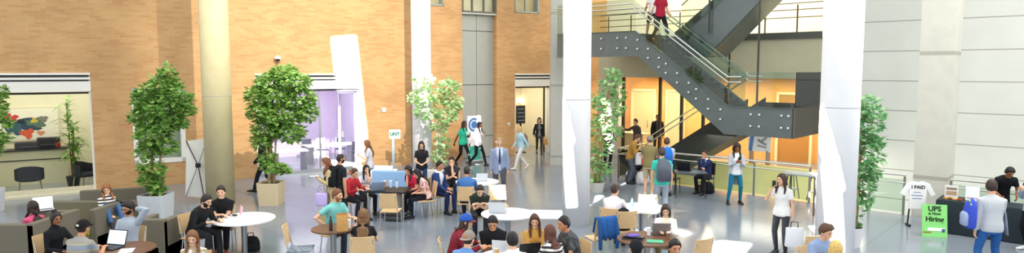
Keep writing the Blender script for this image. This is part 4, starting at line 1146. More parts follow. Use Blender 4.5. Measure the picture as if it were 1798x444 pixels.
o = MB().box((0, 0, 0), (.42, .02, 1.05)).build('wall_hanging', mat('#c98d86', .8, 0, .15, 8), None, smooth=False); o.matrix_world = BM @ Matrix.Translation((wd(601, 206, 4.82)[0], 4.82, wd(601, 206, 4.82)[1])); tag(o, 'salmon coloured narrow panel on the lavender wall', 'wall hanging')
# third room
bs = thing('display_screen', 'dark display with pale rows inside the cream room at the right end of the brick', 'screen'); bs.matrix_world = BM @ Matrix.Translation((wd(914, 207, .7)[0], .7, 0))
MB().box((0, 0, 1.7), (.46, .06, .80)).build('panel', mat('#28343c', .3, 0, .1), bs, smooth=False); MB().box((0, 0, .66), (.06, .06, 1.33)).box((0, 0, .015), (.4, .3, .03)).build('stand', M_BLK, bs, smooth=False)
for k in range(4): MB().box((0, -.035, 1.44+.17*k), (.34, .01, .03)).build('row', mat('#9fb3bd', .4, 0, 0), bs, smooth=False)
for i, px in enumerate((913, 926)):
    t = thing('wall_lamp', 'glowing round wall lamp in the cream room, %s of the pair' % ('left' if i == 0 else 'right'), 'lamp'); t.matrix_world = BM @ Matrix.Translation((wd(px, 177, 3.45)[0], 3.45, wd(px, 177, 3.45)[1]))
    MB().ell((0, 0, 0), (.10, .06, .10)).build('globe', mat('#fff6e0', .4, 0, 0, emit=6), t); MB().box((0, .06, -.08), (.05, .06, .1)).build('bracket', M_GSTEEL, t, smooth=False)
# ------------------------------------------------------------------ small fittings on the brick
t = thing('security_camera', 'small white dome security camera on the brick above the lavender room', 'camera'); w_, z_ = WL(485, 105); t.matrix_world = BM @ Matrix.Translation((w_, -.22, z_))
MB().box((0, .10, .12), (.06, .16, .04)).build('arm', mat('#e9e9e6', .4, 0, 0), t, smooth=False); MB().lathe([(.02, .1), (.10, .1), (.11, .04), (.10, .02)], n=18).build('housing', mat('#e9e9e6', .4, 0, 0), t); MB().ell((0, 0, .01), (.075, .075, .075)).build('lens', M_BLK, t); MB().box((0, .0, .12), (.06, .06, .05)).build('bracket', mat('#e9e9e6', .4, 0, 0), t, smooth=False)
t = thing('wall_plate', 'small grey and white switch plate on the brick left of the teal lettered sign', 'switch'); w_, z_ = WL(673, 193); t.matrix_world = BM @ Matrix.Translation((w_, -.02, z_))
MB().box((0, 0, 0), (.20, .04, .16)).build('plate', mat('#dedcd4', .4, 0, 0), t, bevel=.008); MB().box((-.08, -.022, 0), (.03, .01, .12)).build('button', mat('#77757a', .4, 0, 0), t, smooth=False)
t = thing('door_buzzer', 'small round pale buzzer on the brick beside the cream doorway', 'buzzer'); w_, z_ = WL(893, 218); t.matrix_world = BM @ Matrix.Translation((w_, -.01, z_))
MB().loft([((0, y, 0), (1, 0, 0), (0, 0, 1), r_, r_) for y, r_ in ((0, .07), (-.03, .07), (-.04, .05))], 18).build('plate', mat('#e3d9c4', .4, 0, 0), t, angle=40); MB().ell((0, -.04, 0), (.025, .015, .025)).build('button', M_GSTEEL, t)
# ------------------------------------------------------------------ signs and posters
b = G(691, 303); t = thing('sign_stand', 'white sign with teal letters UNT on a slim pale post before the brick wall', 'sign', b)
z1 = ATY(697, 228, b.y).z; z0 = ATY(697, 243, b.y).z
MB().box((.07, 0, (z0+z1)/2), (.40, .03, z1-z0+.02)).build('board', mat('#f2f5f4', .5, 0, 0), t, bevel=.006)
MB().tube([(0, .03, .02), (0, .03, z1-.1)], .05, 14, round_ends=False).build('post', mat('#b9cfdf', .4, .2, 0), t); MB().lathe([(.2, 0), (.2, .015), (.05, .03)], n=24).build('base', M_GSTEEL, t)
text_mesh('lettering', 'UNT', .165, mat('#12826c', .5, 0, 0), t, (.07, -.017, (z0+z1)/2), (PI/2, 0, 0), bold=.008)
b = G(346, 352); t = thing('banner_stand', 'white banner seen from behind on crossed black struts, left of the beige column', 'banner', b, R(8))
y_ = b.y; zt = ATY(346, 248, y_).z; wt = 34*y_/F; wb = 36*y_/F
vs = [(-wb/2-.02, 0, .14), (wb/2-.02, 0, .06), (wt/2+.03, .08, zt+.08), (-wt/2+.03, .08, zt)]
MB().prism(vs, (0, .008, 0)).build('banner_sheet', mat('#eceae2', .6, 0, .02), t, smooth=False)
MB().tube([(-wt/2+.03, .06, zt), (.10, -.10, 1.02), (.30, -.28, .02)], .014, 8).build('strut', M_BLK, t); MB().tube([(wt/2+.02, .06, zt), (.10, -.10, 1.02)], .012, 8).build('strut', M_GSTEEL, t)
MB().tube([(-wb/2, -.02, .14), (.10, -.10, 1.02)], .012, 8).build('strut', M_GSTEEL, t); MB().box((.10, -.10, 1.02), (.12, .10, .12)).build('hub', M_BLK, t, bevel=.01)
pc = (BM.inverted() @ G(833, 302))
t = thing('pull_up_banner', 'white banner with a big blue round emblem and teal foot, behind the walking pair', 'banner'); t.matrix_world = Matrix.Translation(G(833, 286)) @ Matrix.Rotation(BANG, 4, 'Z')
b = G(833, 286); zt = ATY(833, 203, b.y).z
MB().box((0, 0, zt/2+.03), (.62, .012, zt-.06)).build('banner_sheet', mat('#eef2f4', .6, 0, .02), t, smooth=False); MB().box((0, 0, .04), (.68, .2, .08)).build('base', M_GSTEEL, t, bevel=.01)
n = 28
for r_, c_, y_ in ((.27, '#3f6fb0', -.008), (.20, '#c9d8ea', -.010), (.14, '#4a78b8', -.012)): MB().add([(r_*math.cos(2*PI*k/n), y_, zt-.36+r_*math.sin(2*PI*k/n)) for k in range(n)], [tuple(range(n))]).build('emblem', mat(c_, .6, 0, 0), t, smooth=False)
MB().box((0, -.008, .40), (.60, .004, .55)).build('teal_panel', mat('#4fc0a8', .6, 0, .03), t, smooth=False)
# ------------------------------------------------------------------ careers table at the right
TZ = .75; tl = G(1645, 350, TZ); ta = thing('folding_table', 'long table under a black cloth in front of the concrete pier', 'table', (tl.x, tl.y, 0), SANG)
TLn = 2.3; TD = .70
cl = MB(); n = 40; vs = []
per = []
for k in range(n):
    t_ = k/n*4; s_, q = int(t_), t_-int(t_)
    per.append([(q*TLn, 0), (TLn, q*TD), (TLn-q*TLn, TD), (0, TD-q*TD)][s_])
for z, ex in ((TZ, 0), (TZ-.02, .012), (.35, .02), (.01, .035)):
    for k, (x, y) in enumerate(per):
        dx = (x-TLn/2)/(TLn/2); dy = (y-TD/2)/(TD/2); w_ = ex*(1+.6*math.sin(k*2.2)) if z < .7 else ex
        vs.append((x+w_*round(dx), y+w_*round(dy), z))
fs = [tuple(range(n))]+[(i*n+k, i*n+(k+1) % n, (i+1)*n+(k+1) % n, (i+1)*n+k) for i in range(3) for k in range(n)]
MB().box((TLn/2, TD/2, TZ-.03), (TLn-.03, TD-.03, .04)).build('tabletop', M_WTOP, ta, smooth=False)
for x in (.15, TLn-.15):
    for y in (.1, TD-.1): MB().tube([(x, y, 0), (x, y, TZ-.04)], .015, 8).build('leg', M_GSTEEL, ta)
tc_ = thing('table_cloth', 'black table cloth hanging to the floor over the long careers table', 'tablecloth', (tl.x, tl.y, .004), SANG); cl.add(vs, fs); cl.build('cloth', mat('#1d2a30', .8, 0, .08), tc_, angle=40)
def TT(x, y, z=TZ+.008): return Matrix.Translation((tl.x, tl.y, 0)) @ Matrix.Rotation(SANG, 4, 'Z') @ Vector((x, y, z))
# green poster leaning on the cloth
pb = G(1641, 416); t = thing('poster_board', 'bright green poster board reading UPS is Now Hiring, leaning against the black cloth', 'poster', pb, R(-12)); t.rotation_euler = (R(-9), 0, R(-14))
PW, PH = .50, .72
MB().box((0, 0, PH/2), (PW, .012, PH)).build('board', mat('#8ede7c', .6, 0, .03), t, smooth=False)
tm_ = mat('#23351f', .6, 0, 0)
text_mesh('lettering', 'UPS', .155, tm_, t, (0.0, -.009, PH-.10), (PI/2, 0, 0), bold=.005); text_mesh('lettering', 'is Now', .085, tm_, t, (0, -.009, PH-.205), (PI/2, 0, 0), bold=.002); text_mesh('lettering', 'Hiring', .145, tm_, t, (.0, -.009, PH-.33), (PI/2, 0, 0), bold=.005)
MB().box((.03, -.009, .17), (.34, .004, .07)).build('white_strip', mat('#f3f5ee', .6, 0, 0), t, smooth=False); MB().box((-.15, -.0095, .10), (.16, .004, .03)).build('red_strip', mat('#a8703a', .6, 0, 0), t, smooth=False)
MB().box((.17, -.0115, .15), (.06, .004, .07)).build('mark', mat('#3d4a8a', .6, 0, 0), t, smooth=False)
# white T-shirt display
tb = G(1608, 396); t = thing('tshirt_display', 'white T-shirt with black lettering hung on a black stand before the concrete pier', 'T-shirt', tb, R(-12))
sh = [(-.17, .52), (.17, .52), (.18, 1.0), (.27, .82), (.36, .88), (.23, 1.14), (.09, 1.19), (0, 1.165), (-.09, 1.19), (-.23, 1.14), (-.36, .88), (-.27, .82), (-.18, 1.0)]
sh = [(x*1.05, z-.12) for x, z in sh]
MB().prism([(x, -.03, z) for x, z in sh], (0, .05, 0)).build('tee_shirt', mat('#f4f3f1', .85, 0, .02), t, bevel=.012)
tm2 = mat('#33333b', .6, 0, 0)
text_mesh('lettering', 'I PAID', .11, tm2, t, (0, -.034, .93), (PI/2, 0, 0), bold=.003)
for k, w_ in enumerate((.16, .24, .20)): MB().box((-.02, -.0325, .81-.075*k), (w_, .004, .016)).build('small_print', mat('#8088b8', .6, 0, 0), t, smooth=False)
for x in (-.16, .16): MB().tube([(x*.4, .0, .98), (x, .0, .45), (x*1.2, -.02, .03)], .018, 8).build('stand_leg', M_BLK, t)
for x in (-.19, .19): MB().box((x, -.05, .025), (.06, .22, .05)).build('stand_foot', M_BLK, t, bevel=.01)
# things on the black table
def frame_sign(label, pos, rz, w, h, col, blobs):
    t = thing('counter_sign', label, 'sign', pos, rz); MB().box((0, 0, h/2), (w, .012, h)).build('sheet', mat(col, .5, 0, .02), t, smooth=False); MB().box((0, .03, .006), (w*.8, .09, .012)).build('foot', M_WTOP, t, smooth=False)
    for x, z, ww, hh, c in blobs: MB().box((x, -.008, z), (ww, .004, hh)).build('print', mat(c, .6, 0, .1), t, smooth=False)
frame_sign('upright sign with a brown printed picture at the left of the black table', TT(.22, .35), SANG+.2, .26, .30, '#e9e6df', [(0, .22, .2, .05, '#8a7a6a'), (0, .12, .2, .09, '#b59a78')])
frame_sign('plain white upright sign on the black table, left of the man with the backpack', TT(.62, .32), SANG+.2, .26, .32, '#f3f3f6', [(0, .06, .2, .03, '#c9a0a0')])
for i in range(4):
    a = TT(.14+.09*i, .18); o = MB().box((0, 0, .02), (.07, .09, .04)).build('candy_box', mat(['#c9973f', '#a0522d', '#e0c070', '#b5442e'][i], .6, 0, .1), None, bevel=.004); o.location = a; o.rotation_euler = (0, 0, .3*i); tag(o, ['ochre small box on the front of the black table', 'brown small box on the front of the black table', 'pale yellow small box on the front of the black table', 'red small box on the front of the black table'][i], 'box', 'small boxes on the black table')
paper('white leaflet pile on the black table in front of the plain white sign', TT(.72, .14), 20, th=.02)
# ------------------------------------------------------------------ lounge at the left
sofa('grey lounge sofa at the left edge, under the person in pink', (-9.12, 12.35, 0), -90, 1.3, .85, .90, (1, 1), .88)
sofa('grey lounge sofa with lime seat, right of the person in pink', (-9.25, 13.56, 0), 0, 1.60, .95, .86, (0, 1), .86, M_LIME)
sofa('low grey lounge bench against the brick, under the reclining person in stripes', (-9.62, 15.95, 0), 22, 1.9, .85, .72, (0, 1), .72)
sofa('grey lounge block behind the bearded man in the blue grey shirt', (-6.95, 12.65, 0), 180, .62, .75, .84, (1, 1), .80)
for i, (x, y, r_) in enumerate(((1.05, 20.05, 0),)): pass
# tables
T1 = round_table('white round table with steel pedestal left of centre, beside two people in black', 428, 383, .60, M_WTOP)
T3 = round_table('white round table in the sun, under the man in dark green and the silver laptop', 892, 374, .56, M_WTOP)
T4 = round_table('white round table between the navy suit and the blue shirt', 838, 318, .58, M_WTOP)
T5 = round_table('crowded white round table at the bottom centre', 900, 452, .56, M_WTOP)
M_BROWN = mat('#6e4c38', .4, 0, .12, 5)
T6 = round_table('brown round table at the bottom, right of the middle column', 1136, 418, .52, M_BROWN)
T7 = round_table('white round table behind the person in the white shirt, right of the middle column', 1127, 364, .50, M_WTOP)
T8 = round_table('small brown round table beside the man in teal', 585, 400, .40, M_BROWN)
T9 = round_table('brown round table at the bottom left under the open laptop', 217, 436, .48, M_BROWN)
dt = thing('work_table', 'black topped table with a grey base in front of the woman with dark hair', 'table', G(683, 332, .74)-Vector((0, 0, .74)), R(-8))
MB().box((0, 0, .72), (.98, .70, .04)).build('tabletop', M_BLK, dt, bevel=.008); MB().box((.12, .05, .35), (.42, .5, .69)).build('base_cabinet', mat('#8a8678', .6, 0, .06), dt, bevel=.01)
for x in (-.44, .45): MB().tube([(x, -.3, 0), (x, -.3, .70)], .02, 8).build('leg', M_CHROME, dt)
MB().box((.1, -.2, .10), (.7, .3, .05)).box((.1, -.2, .22), (.6, .28, .04)).build('foot_shelf', mat('#4b4d4f', .6, 0, .1), dt, smooth=False)
bt_ = thing('folding_table', 'black folding table by the stair railing under the black laptop', 'table', G(1212, 301, .74)-Vector((0, 0, .74)), R(-8))
MB().box((0, 0, .73), (.9, .55, .03)).build('tabletop', mat('#59616a', .4, 0, .05), bt_, bevel=.006)
for x in (-.42, .42):
    for q in (-1, 1): MB().tube([(x, q*.25, 0), (x, -q*.2, .72)], .014, 8).build('leg', M_BLK, bt_)
ht = thing('bar_table', 'tall grey bar table between the woman in white and the rightmost column', 'table', G(1410, 304, 1.02)-Vector((0, 0, 1.02)), R(-42))
MB().box((0, 0, 1.0), (.85, .6, .04)).build('tabletop', mat('#9aa09e', .4, .2, .03), ht, bevel=.006)
for x in (-.37, .37):
    for y in (-.24, .24): MB().tube([(x, y, 0), (x, y, .98)], .022, 8).build('leg', mat('#6a6d6a', .4, .4, 0), ht)
def stool(label, loc, rz):
    t = thing('bar_stool', label, 'stool', loc, R(rz)); MB().lathe([(.17, .66), (.18, .67), (.18, .70), (.16, .71)], n=20).build('seat', M_BLK, t)
    for k in range(4):
        a = PI/4+k*PI/2; MB().tube([(.11*math.cos(a), .11*math.sin(a), .67), (.22*math.cos(a), .22*math.sin(a), 0)], .013, 8).build('leg', M_BLK, t)
    MB().lathe([(.175, .25), (.19, .255), (.175, .27), (.165, .26)], n=20).build('foot_ring', M_GSTEEL, t)
p = G(1402, 345); stool('black bar stool before the tall grey table, left one', (p.x-.25, p.y-.1, 0), 0)
p = G(1412, 350); stool('black bar stool before the tall grey table, right one', (p.x+.22, p.y-.2, 0), 20)
sofa('light blue lounge sofa with a rounded back behind the black topped table', G(700, 341), 172, 1.35, .8, .74, (0, 0), .6, mat('#8fb4dc', .8, 0, .05), mat('#8fb4dc', .8, 0, .05))
sofa('pale grey lounge bench in front of the brick, left of the light blue sofa', G(660, 322), 175, 1.3, .7, .62, (0, 0), .6, mat('#dfe3e8', .8, 0, .03), mat('#dfe3e8', .8, 0, .03))
sofa('pale cream low bench at the foot of the sunlit tree', G(752, 330), 175, 1.3, .6, .6, (0, 0), .6, mat('#dcd6cc', .8, 0, .03), mat('#dcd6cc', .8, 0, .03))
rc = thing('reception_desk', 'low beige desk beyond the stair opening', 'desk'); rc.matrix_world = SM @ Matrix.Translation((PA(1112, 23.9), 23.9, 0))
MB().box((0, 0, .5), (1.2, .5, 1.0)).build('front', mat('#e3c489', .6, 0, .05), rc, bevel=.01); MB().box((0, 0, 1.02), (1.3, .6, .05)).build('desk_top', mat('#e9d6a8', .5, 0, .03), rc, bevel=.006)
pn = thing('picture_panel', 'white panel with blue streaks standing under the stair landing', 'picture'); pn.matrix_world = SM @ Matrix.Translation((PA(1334, 23.3), 23.3, 0))
MB().box((0, 0, 1.12), (.80, .05, .72)).build('panel', mat('#dfe4ea', .5, 0, .03), pn, smooth=False)
for x, z, w_, h_, a in ((-.28, 1.12, .13, .68, .10), (.10, 1.1, .36, .08, .5), (.16, 1.2, .28, .07, -.7), (.1, .95, .34, .06, .2)): MB().box((x, -.03, z), (w_, .01, h_), M=Matrix.Rotation(a, 4, 'Y')).build('streak', mat('#5b83c0' if x < 0 else '#8d949c', .6, 0, .1), pn, smooth=False)
for x in (-.3, .3): MB().box((x, .05, .40), (.05, .3, .8)).build('foot', M_GSTEEL, pn, smooth=False)
# ------------------------------------------------------------------ people, left lounge
p = person('person in a pink top with long dark hair on the grey sofa, far left', (58, 363), -110, h=1.64, sex='f', seat=.40, lean=-4, hair=('long', '#2a1a14'), top=('tee', '#d0567a'), pants=('long', '#2c2f38'), L='lap', RR='lap', skin='tan')
laptop('laptop with a pale glowing screen on the sofa arm beside the person in pink', (-9.36, 12.90, .905), 40, '#d8d8da', '#e6ecf2')
person('person with hand to face in a black and white striped top, reclining by the brick', (187, 331), 40, 'lie', h=1.62, sex='f', seat=.44, lean=-12, hp=22, hair=('long', '#8a5a34', .25), top=('long', stripes('#23232a', '#e8e6e0', 5)), pants=('long', '#49688f'), L='face', RR='face', hy=10, feet=((.12, .62, .42, 0), (.10, .55, .44, 0)), seat_=None) if False else \
person('person with hand to face in a black and white striped top, reclining by the brick', (187, 331), 50, 'lie', h=1.62, sex='f', seat=.44, lean=-6, hp=22, hair=('long', '#8a5a34', .25), top=('long', stripes('#23232a', '#e8e6e0', 5)), pants=('long', '#49688f'), L='face', RR='lap', hy=-20, feet=((.12, .52, .42, 0), (.10, .46, .44, 0)))
p2 = person('person with a high dark bun in a black turtleneck, facing right at the bottom left', (98, 384), 75, h=1.66, sex='f', seat=.44, lean=6, hair=('bun', '#1d1513'), top=('turtle', '#1b1c20'), pants=('long', '#202127'), skin='brown', L='table', RR='lap', hy=-12)
under(p2, 'plywood chair under the person with the high bun')
p3 = person('person in a black cap and grey banded shirt seen from behind at the bottom left', (146, 400), 172, seat=.44, lean=14, h=1.75, hair=('short', '#231a16'), cap=('#1d1a1c', 1, '#1d1a1c', '#d9d6d0', -1), top=('tee', stripes('#908d86', '#a79f86', 1.2, 'Z', '#8793a0')), pants=('long', '#33363c'), skin='tan', L='type', RR='type')
under(p3, 'plywood chair under the person in the black cap at the bottom left')
v = G(192, 434, .755); laptop('open laptop with a bright screen in front of the person in the black cap', (v.x, v.y, .745), -14, '#2a2b2e', '#cfe2f3', 108, .38)
v = G(222, 440, .745); paper('white paper sheet on the brown table at the bottom left', (v.x, v.y, .744), 20)
p4 = person('bearded person in glasses and a blue grey shirt, one hand behind the head', (226, 366), -14, h=1.80, seat=.44, lean=-6, hair=('quiff', '#1d1613'), beard='#1d1613', glasses=True, top=('long', '#a3adb8'), pants=('long', '#39506f'), skin='tan', L='nape', RR='lap', elbL=(1, .15, -.15), hy=-10, hp=6)
under(p4, 'plywood chair under the bearded person with a hand behind the head')
# two in black at the white table
p6 = person('bearded person in black leaning over the white round table left of centre', (362, 353), 72, h=1.80, lean=26, hair=('short', '#1e1714'), beard='#1e1714', top=('long', '#1e1f22'), pants=('long', '#2a2a2e'), skin='light', hp=14)
under(p6, 'plywood chair under the bearded person in black')
p7 = person('clean shaven person in a black T-shirt behind the white round table left of centre', (388, 337), 14, h=1.78, lean=12, hair=('short', '#2b1d16'), top=('tee', '#1c1d20'), pants=('long', '#222227'), shoes='#a8403a', L='cross', RR='cross')
under(p7, 'plywood chair under the clean shaven person in the black T-shirt')
v = G(414, 379, .745); laptop('small white laptop with a pink lit screen on the white round table', (v.x, v.y, .744), -60, '#eceef0', '#e59ab4', 100, .26)
v = G(399, 376, .745); cup('white paper cup beside the small white laptop', (v.x, v.y, .744), '#f4f2ee', .12)
v = G(386, 382, .745); paper('dark phone lying on the white round table', (v.x, v.y, .744), 40, .08, .15, '#26272b', 'phone', 'phone', .009)
v = G(392, 378, .745); paper('dark tablet lying beside the paper cup on the white round table', (v.x, v.y, .744), 60, .17, .23, '#2f3136', 'tablet', 'tablet', .009)
floorbag('black bag on the floor behind the steel pedestal of the white table', 441, 440, 20, '#1e1f22', .36, .30, .24)
p8 = person('person with long brown hair in a white patterned top, below two people in black', (338, 417), 14, h=1.64, sex='f', hair=('long', '#7a5030'), top=('tee', blotch('#efe9dc', '#b59f80', 16)), pants=('long', '#3a3f4c'), hp=14, L='lap', RR='lap')
under(p8, 'plywood chair under the person in the white patterned top')
v = G(528, 436, .45); chair('empty chair with a checked grey seat left of the man in teal', (v.x, v.y, 0), 98, 'grey')
# walkers at the brick
person('person in a dark suit walking behind the round crowned tree', (459, 244), -88, 'walk', h=1.80, hair=('short', '#2a1f19'), top=('long', '#e8e8e8'), over=('blazer', '#23252c'), pants=('long', '#22242a'), L='swingf', RR='swingb', shoes='#17171a')
p10 = person('person with brown hair in a tan coat, standing left of the black backpack', (573, 285), -68, 'stand', h=1.70, sex='f', hair=('long', '#74452a'), top=('long', '#8d7d62'), over=('coat', '#b8a67f'), pants=('long', '#6b5e4a'), L='phone', RR='phone', hp=18, lean=8)
v = p10['world'](p10['wrist'][1]); o = paper('folded white paper in the hands of the person in the tan coat', (v.x-.05, v.y, v.z+.02), 30, .2, .14)
v = G(565, 348, .72); t = thing('tote_bag', 'small lavender bag hanging beside the person in the tan coat', 'bag', (v.x, v.y, .55), R(10)); MB().loft([((0, 0, z), (1, 0, 0), (0, 1, 0), .13*a, .05*a) for z, a in ((0, .9), (.03, 1), (.26, 1), (.30, .9))], 16, 4).build('bag_body', mat('#c3b0e6', .7, 0, .05), t); MB().tube([(-.08, 0, .28), (-.05, 0, .46), (.05, 0, .46), (.08, 0, .28)], .009, 6).build('handle', mat('#8d7fb0', .7, 0, 0), t)
p11 = person('person in black with close cropped hair wearing a black backpack, left of centre', (598, 279), 140, 'stand', h=1.76, hair=('buzz', '#2a1f1a'), beard='#3a2a20', top=('tee', '#25262a'), pants=('long', '#24262c'), skin='tan', L='phone', RR='down', hy=-15)
wear(p11, 'black backpack worn by the person with close cropped hair left of centre', '#1b1c1f')
p12 = person('person in a red sweater seated beside the black backpack', (622, 304), 62, h=1.68, hair=('short', '#4d3022'), top=('long', '#b4303c'), pants=('long', '#27292f'), lean=16, L='table', RR='table', hp=8)
under(p12, 'plywood chair under the person in the red sweater')
p13 = person('person with long black hair at the black topped table, hand to mouth', (643, 297), 35, h=1.64, sex='f', hair=('long', '#17120f'), top=('tee', '#ddd8e2'), pants=('long', '#2a2c33'), L='mouth', RR='table', lean=12)
under(p13, 'plywood chair under the person with long black hair and a hand to the mouth')
v = G(662, 333, .745); laptop('blue grey laptop on the black topped table', (v.x, v.y, .744), 200, '#8fa2b8', '#dfe8f2', 110, .32)
for i, (px, c, l) in enumerate(((676, '#c98d4a', 'amber drink cup on the black topped table, left one'), (686, '#dfe3ea', 'pale drink cup on the black topped table, right of the amber one'))):
    v = G(px, 329, .745); cup(l, (v.x, v.y, .744), c, .16)
v = G(697, 330, .745); bottle('clear water bottle at the right end of the black topped table', (v.x, v.y, .744))
v = G(693, 372, 0.0); chair('empty plywood chair facing the black topped table, its back to the camera', (G(686, 350, .70).x, G(686, 350, .70).y, 0), 176, 'ply', 'plywood chairs with chrome legs')
p14 = person('person with long brown hair in a grey T-shirt standing against the sunlit brick', (644, 252), -78, 'stand', h=1.66, sex='f', hair=('long', '#6b4227'), top=('tee', '#b9bcc4'), pants=('slim', '#5f86bb'), L='phone', RR='phone', hp=14)
v = p14['world'](p14['wrist'][1]); paper('phone held by the person standing against the sunlit brick', (v.x-.03, v.y, v.z+.03), 20, .08, .15, '#34363c', 'phone', 'phone', .01)
# the man in teal and friend
p15 = person('person in a teal T-shirt with an elbow out, turned right at the small brown table', (592, 343), 58, h=1.80, hair=('short', '#74482c'), top=('tee', '#7cc3bd'), pants=('long', '#33363d'), lean=10, RR='hip', L='table', elbR=(1, -.5, .2), hy=15, beard='#a06a44')
under(p15, 'plywood chair under the person in the teal T-shirt')
p16 = person('person with long wavy brown hair and black top, back turned, eating a burger', (638, 379), 188, h=1.66, sex='f', hair=('longcurly', '#72502f', .48), top=('tee', '#1f2024'), pants=('long', '#2b2d34'), L=('h', .12, .20, -.16), RR='table', lean=10)
under(p16, 'plywood chair under the person with wavy brown hair')
v = p16['world'](p16['wrist'][1]); t = thing('burger', 'burger held up by the person with wavy brown hair', 'food', (v.x+.02, v.y+.03, v.z+.03)); MB().lathe([(.03, 0), (.05, .004), (.052, .02), (.045, .022)], n=16).build('bottom_bun', mat('#cf9a56', .7, 0, .1), t); MB().lathe([(.05, .02), (.058, .028), (.05, .04)], n=16).build('filling', mat('#a33f2f', .7, 0, .3, 40), t); MB().lathe([(.052, .04), (.05, .06), (.03, .078), (.003, .083)], n=16).build('top_bun', mat('#d3a05c', .7, 0, .1), t)
v = G(601, 405, .745); t = thing('paper_bag', 'brown paper bag standing on the small brown table', 'bag', (v.x, v.y, .744), R(20)); mb = MB(); mb.loft([((0, 0, z), (1, 0, 0), (0, 1, 0), .10*k, .065*k2) for z, k, k2 in ((0, 1, 1), (.03, 1, 1), (.2, .99, .95), (.30, 1, .6))], 24, 8); mb.build('bag_body', mat('#c99a5b', .8, 0, .1, 14), t, angle=35); MB().box((0, -.02, .31), (.19, .012, .05)).build('folded_rim', mat('#b98848', .8, 0, .1), t, smooth=False)
v = G(581, 404, .745); bottle('dark slim bottle on the small brown table', (v.x, v.y, .744), '#3d3a38', .26)
v = G(613, 400, .745); cup('white paper cup on the small brown table', (v.x, v.y, .744), '#f4f4f2', .15)
# pair on chairs, centre left
p17 = person('person in a red top with long dark hair beside the floral top', (717, 298), -35, h=1.64, sex='f', hair=('long', '#20161a'), top=('tee', '#c92f4c'), pants=('long', '#26272d'), L='lap', RR='chin', hp=24, lean=14)
under(p17, 'plywood chair under the person in the red top')
p18 = person('person in a floral top with long black hair, turned left with legs crossed', (733, 304), -70, h=1.66, sex='f', hair=('long', '#17131a'), top=('tee', blotch('#e7b9ad', '#c97f7a', 22, '#f1e2da')), pants=('slim', '#1e1f24'), L='lap', RR='lap', hp=28, lean=22, feet=((.02, .42, 0, 0), (-.10, .52, .12, 10)))
under(p18, 'plywood chair under the person in the floral top')
v = G(704, 338, .62); paper('white notebook on the lap of the person in the red top', (v.x, v.y, .66), 30, th=.015)
p19 = person('person in a black T-shirt and dark jeans leaning by the sunlit tree', (740, 254), 8, 'stand', h=1.66, sex='f', hair=('long', '#33221a', .30), top=('tee', '#24252a'), pants=('slim', '#2f4268'), L='lap', RR='lap', hp=20, lean=8)
# suit meeting
p20 = person('seated person in a navy suit and white shirt, hands on the knees', (772, 291), 58, h=1.76, hair=('short', '#1c1715'), top=('long', '#e9edf3'), over=('blazer', '#2c3f6e'), pants=('long', '#26345c'), L='lap', RR='knee', skin='tan', lean=6)
under(p20, 'plywood chair under the person in the navy suit')
p21 = person('person in a dark grey T-shirt with a hand to the chin behind the navy suit', (793, 283), 0, h=1.72, hair=('short', '#231a16'), top=('tee', '#303236'), pants=('long', '#2b2d32'), L='chin', RR='cross', lean=14)
under(p21, 'plywood chair under the person with a hand to the chin')
p22 = person('person in a blue shirt seen from behind between the navy suit and the grey suit', (820, 301), 178, h=1.74, hair=('fade', '#201a18'), top=('long', '#4570aa'), pants=('long', '#2a2d36'), lean=10, skin='tan')
under(p22, 'plywood chair under the person in the blue shirt')
v = G(846, 317, .745); laptop('thin silver laptop on the white table beside the blue shirt', (v.x, v.y, .744), 185, '#d5d8dc', '#e6ecf2', 100, .30)
v = G(826, 319, .745); paper('white paper on the table beside the blue shirt', (v.x, v.y, .744), 10)
p23 = person('standing person in a grey suit with a dark tie, facing the camera', (877, 250), 6, 'walk', h=1.82, hair=('short', '#a98e74'), beard='#b39b82', top=('long', '#cdd6e6'), over=('blazer', '#8d9ab5'), tie='#38486c', pants=('long', '#4a4e58'), L='down', RR='down', feet=((.09, .16, 0, 0), (.10, -.14, .01, 10)), shoes='#1a1a1c')
p24 = person('walking person in a green T-shirt with a white print, left of the white sweater', (815, 218), 52, 'walk', h=1.80, sex='f', hair=('long', '#17110f', .34), top=('tee', '#2ba887'), pants=('slim', '#1b1c20'), skin='dark', L='phone', RR='swingb', far=True)
pt, d, f, l = p24['spine'](.34); w_, dd = interp(p24['tt'], .34)
for k, (x, z, rx, rz_) in enumerate(((0, .03, .035, .05), (.0, -.04, .028, .035))):
    o = MB().ell(pt+f*(dd+.075)*p24['s']+l*x+d*z, (rx, .012, rz_)).build('shirt_print', mat('#e9f3ee', .7, 0, 0), p24['root'])
p25 = person('walking person in a white sweater and black trousers, right of the green T-shirt', (842, 219), 62, 'walk', h=1.78, sex='f', hair=('long', '#221714', .3), top=('long', '#ece2e4'), pants=('slim', '#1c1c20'), skin='brown', L='chest', RR='swingb', far=True)
p26 = person('blond person in a light blue top and white trousers walking left', (912, 227), -62, 'walk', h=1.66, hair=('short', '#d9b56a'), top=('long', '#b7dbe6'), pants=('long', '#eceae6'), L='swingb', RR='swingf', far=True, shoes='#e6e4e0')
wear(p26, 'small reddish backpack worn by the blond person in white trousers', '#8b5a55', '#b9cfd6', h=.40, w=.26, d=.13)
p27 = person('person in a black jacket with a tan bag, walking out of the cream room', (947, 211), 4, 'walk', h=1.66, sex='f', hair=('bob', '#2c1d18'), top=('tee', '#7d8186'), over=('jacket', '#26272b'), pants=('slim', '#34363c'), L='down', RR='swingb', far=True)
v = p27['world'](p27['wrist'][1]); t = thing('handbag', 'tan bag carried by the person in the black jacket', 'bag', (v.x+.03, v.y-.02, v.z-.10), R(20)); MB().loft([((0, 0, z), (1, 0, 0), (0, 1, 0), .12*a, .06*a) for z, a in ((-.18, .95), (-.15, 1), (.05, .9), (.09, .8))], 16, 4).build('bag_body', mat('#c9955a', .6, 0, .08), t); MB().tube([(-.07, 0, .07), (-.06, 0, .20), (.06, 0, .20), (.07, 0, .07)], .010, 6).build('handle', mat('#9a6a3a', .6, 0, 0), t)
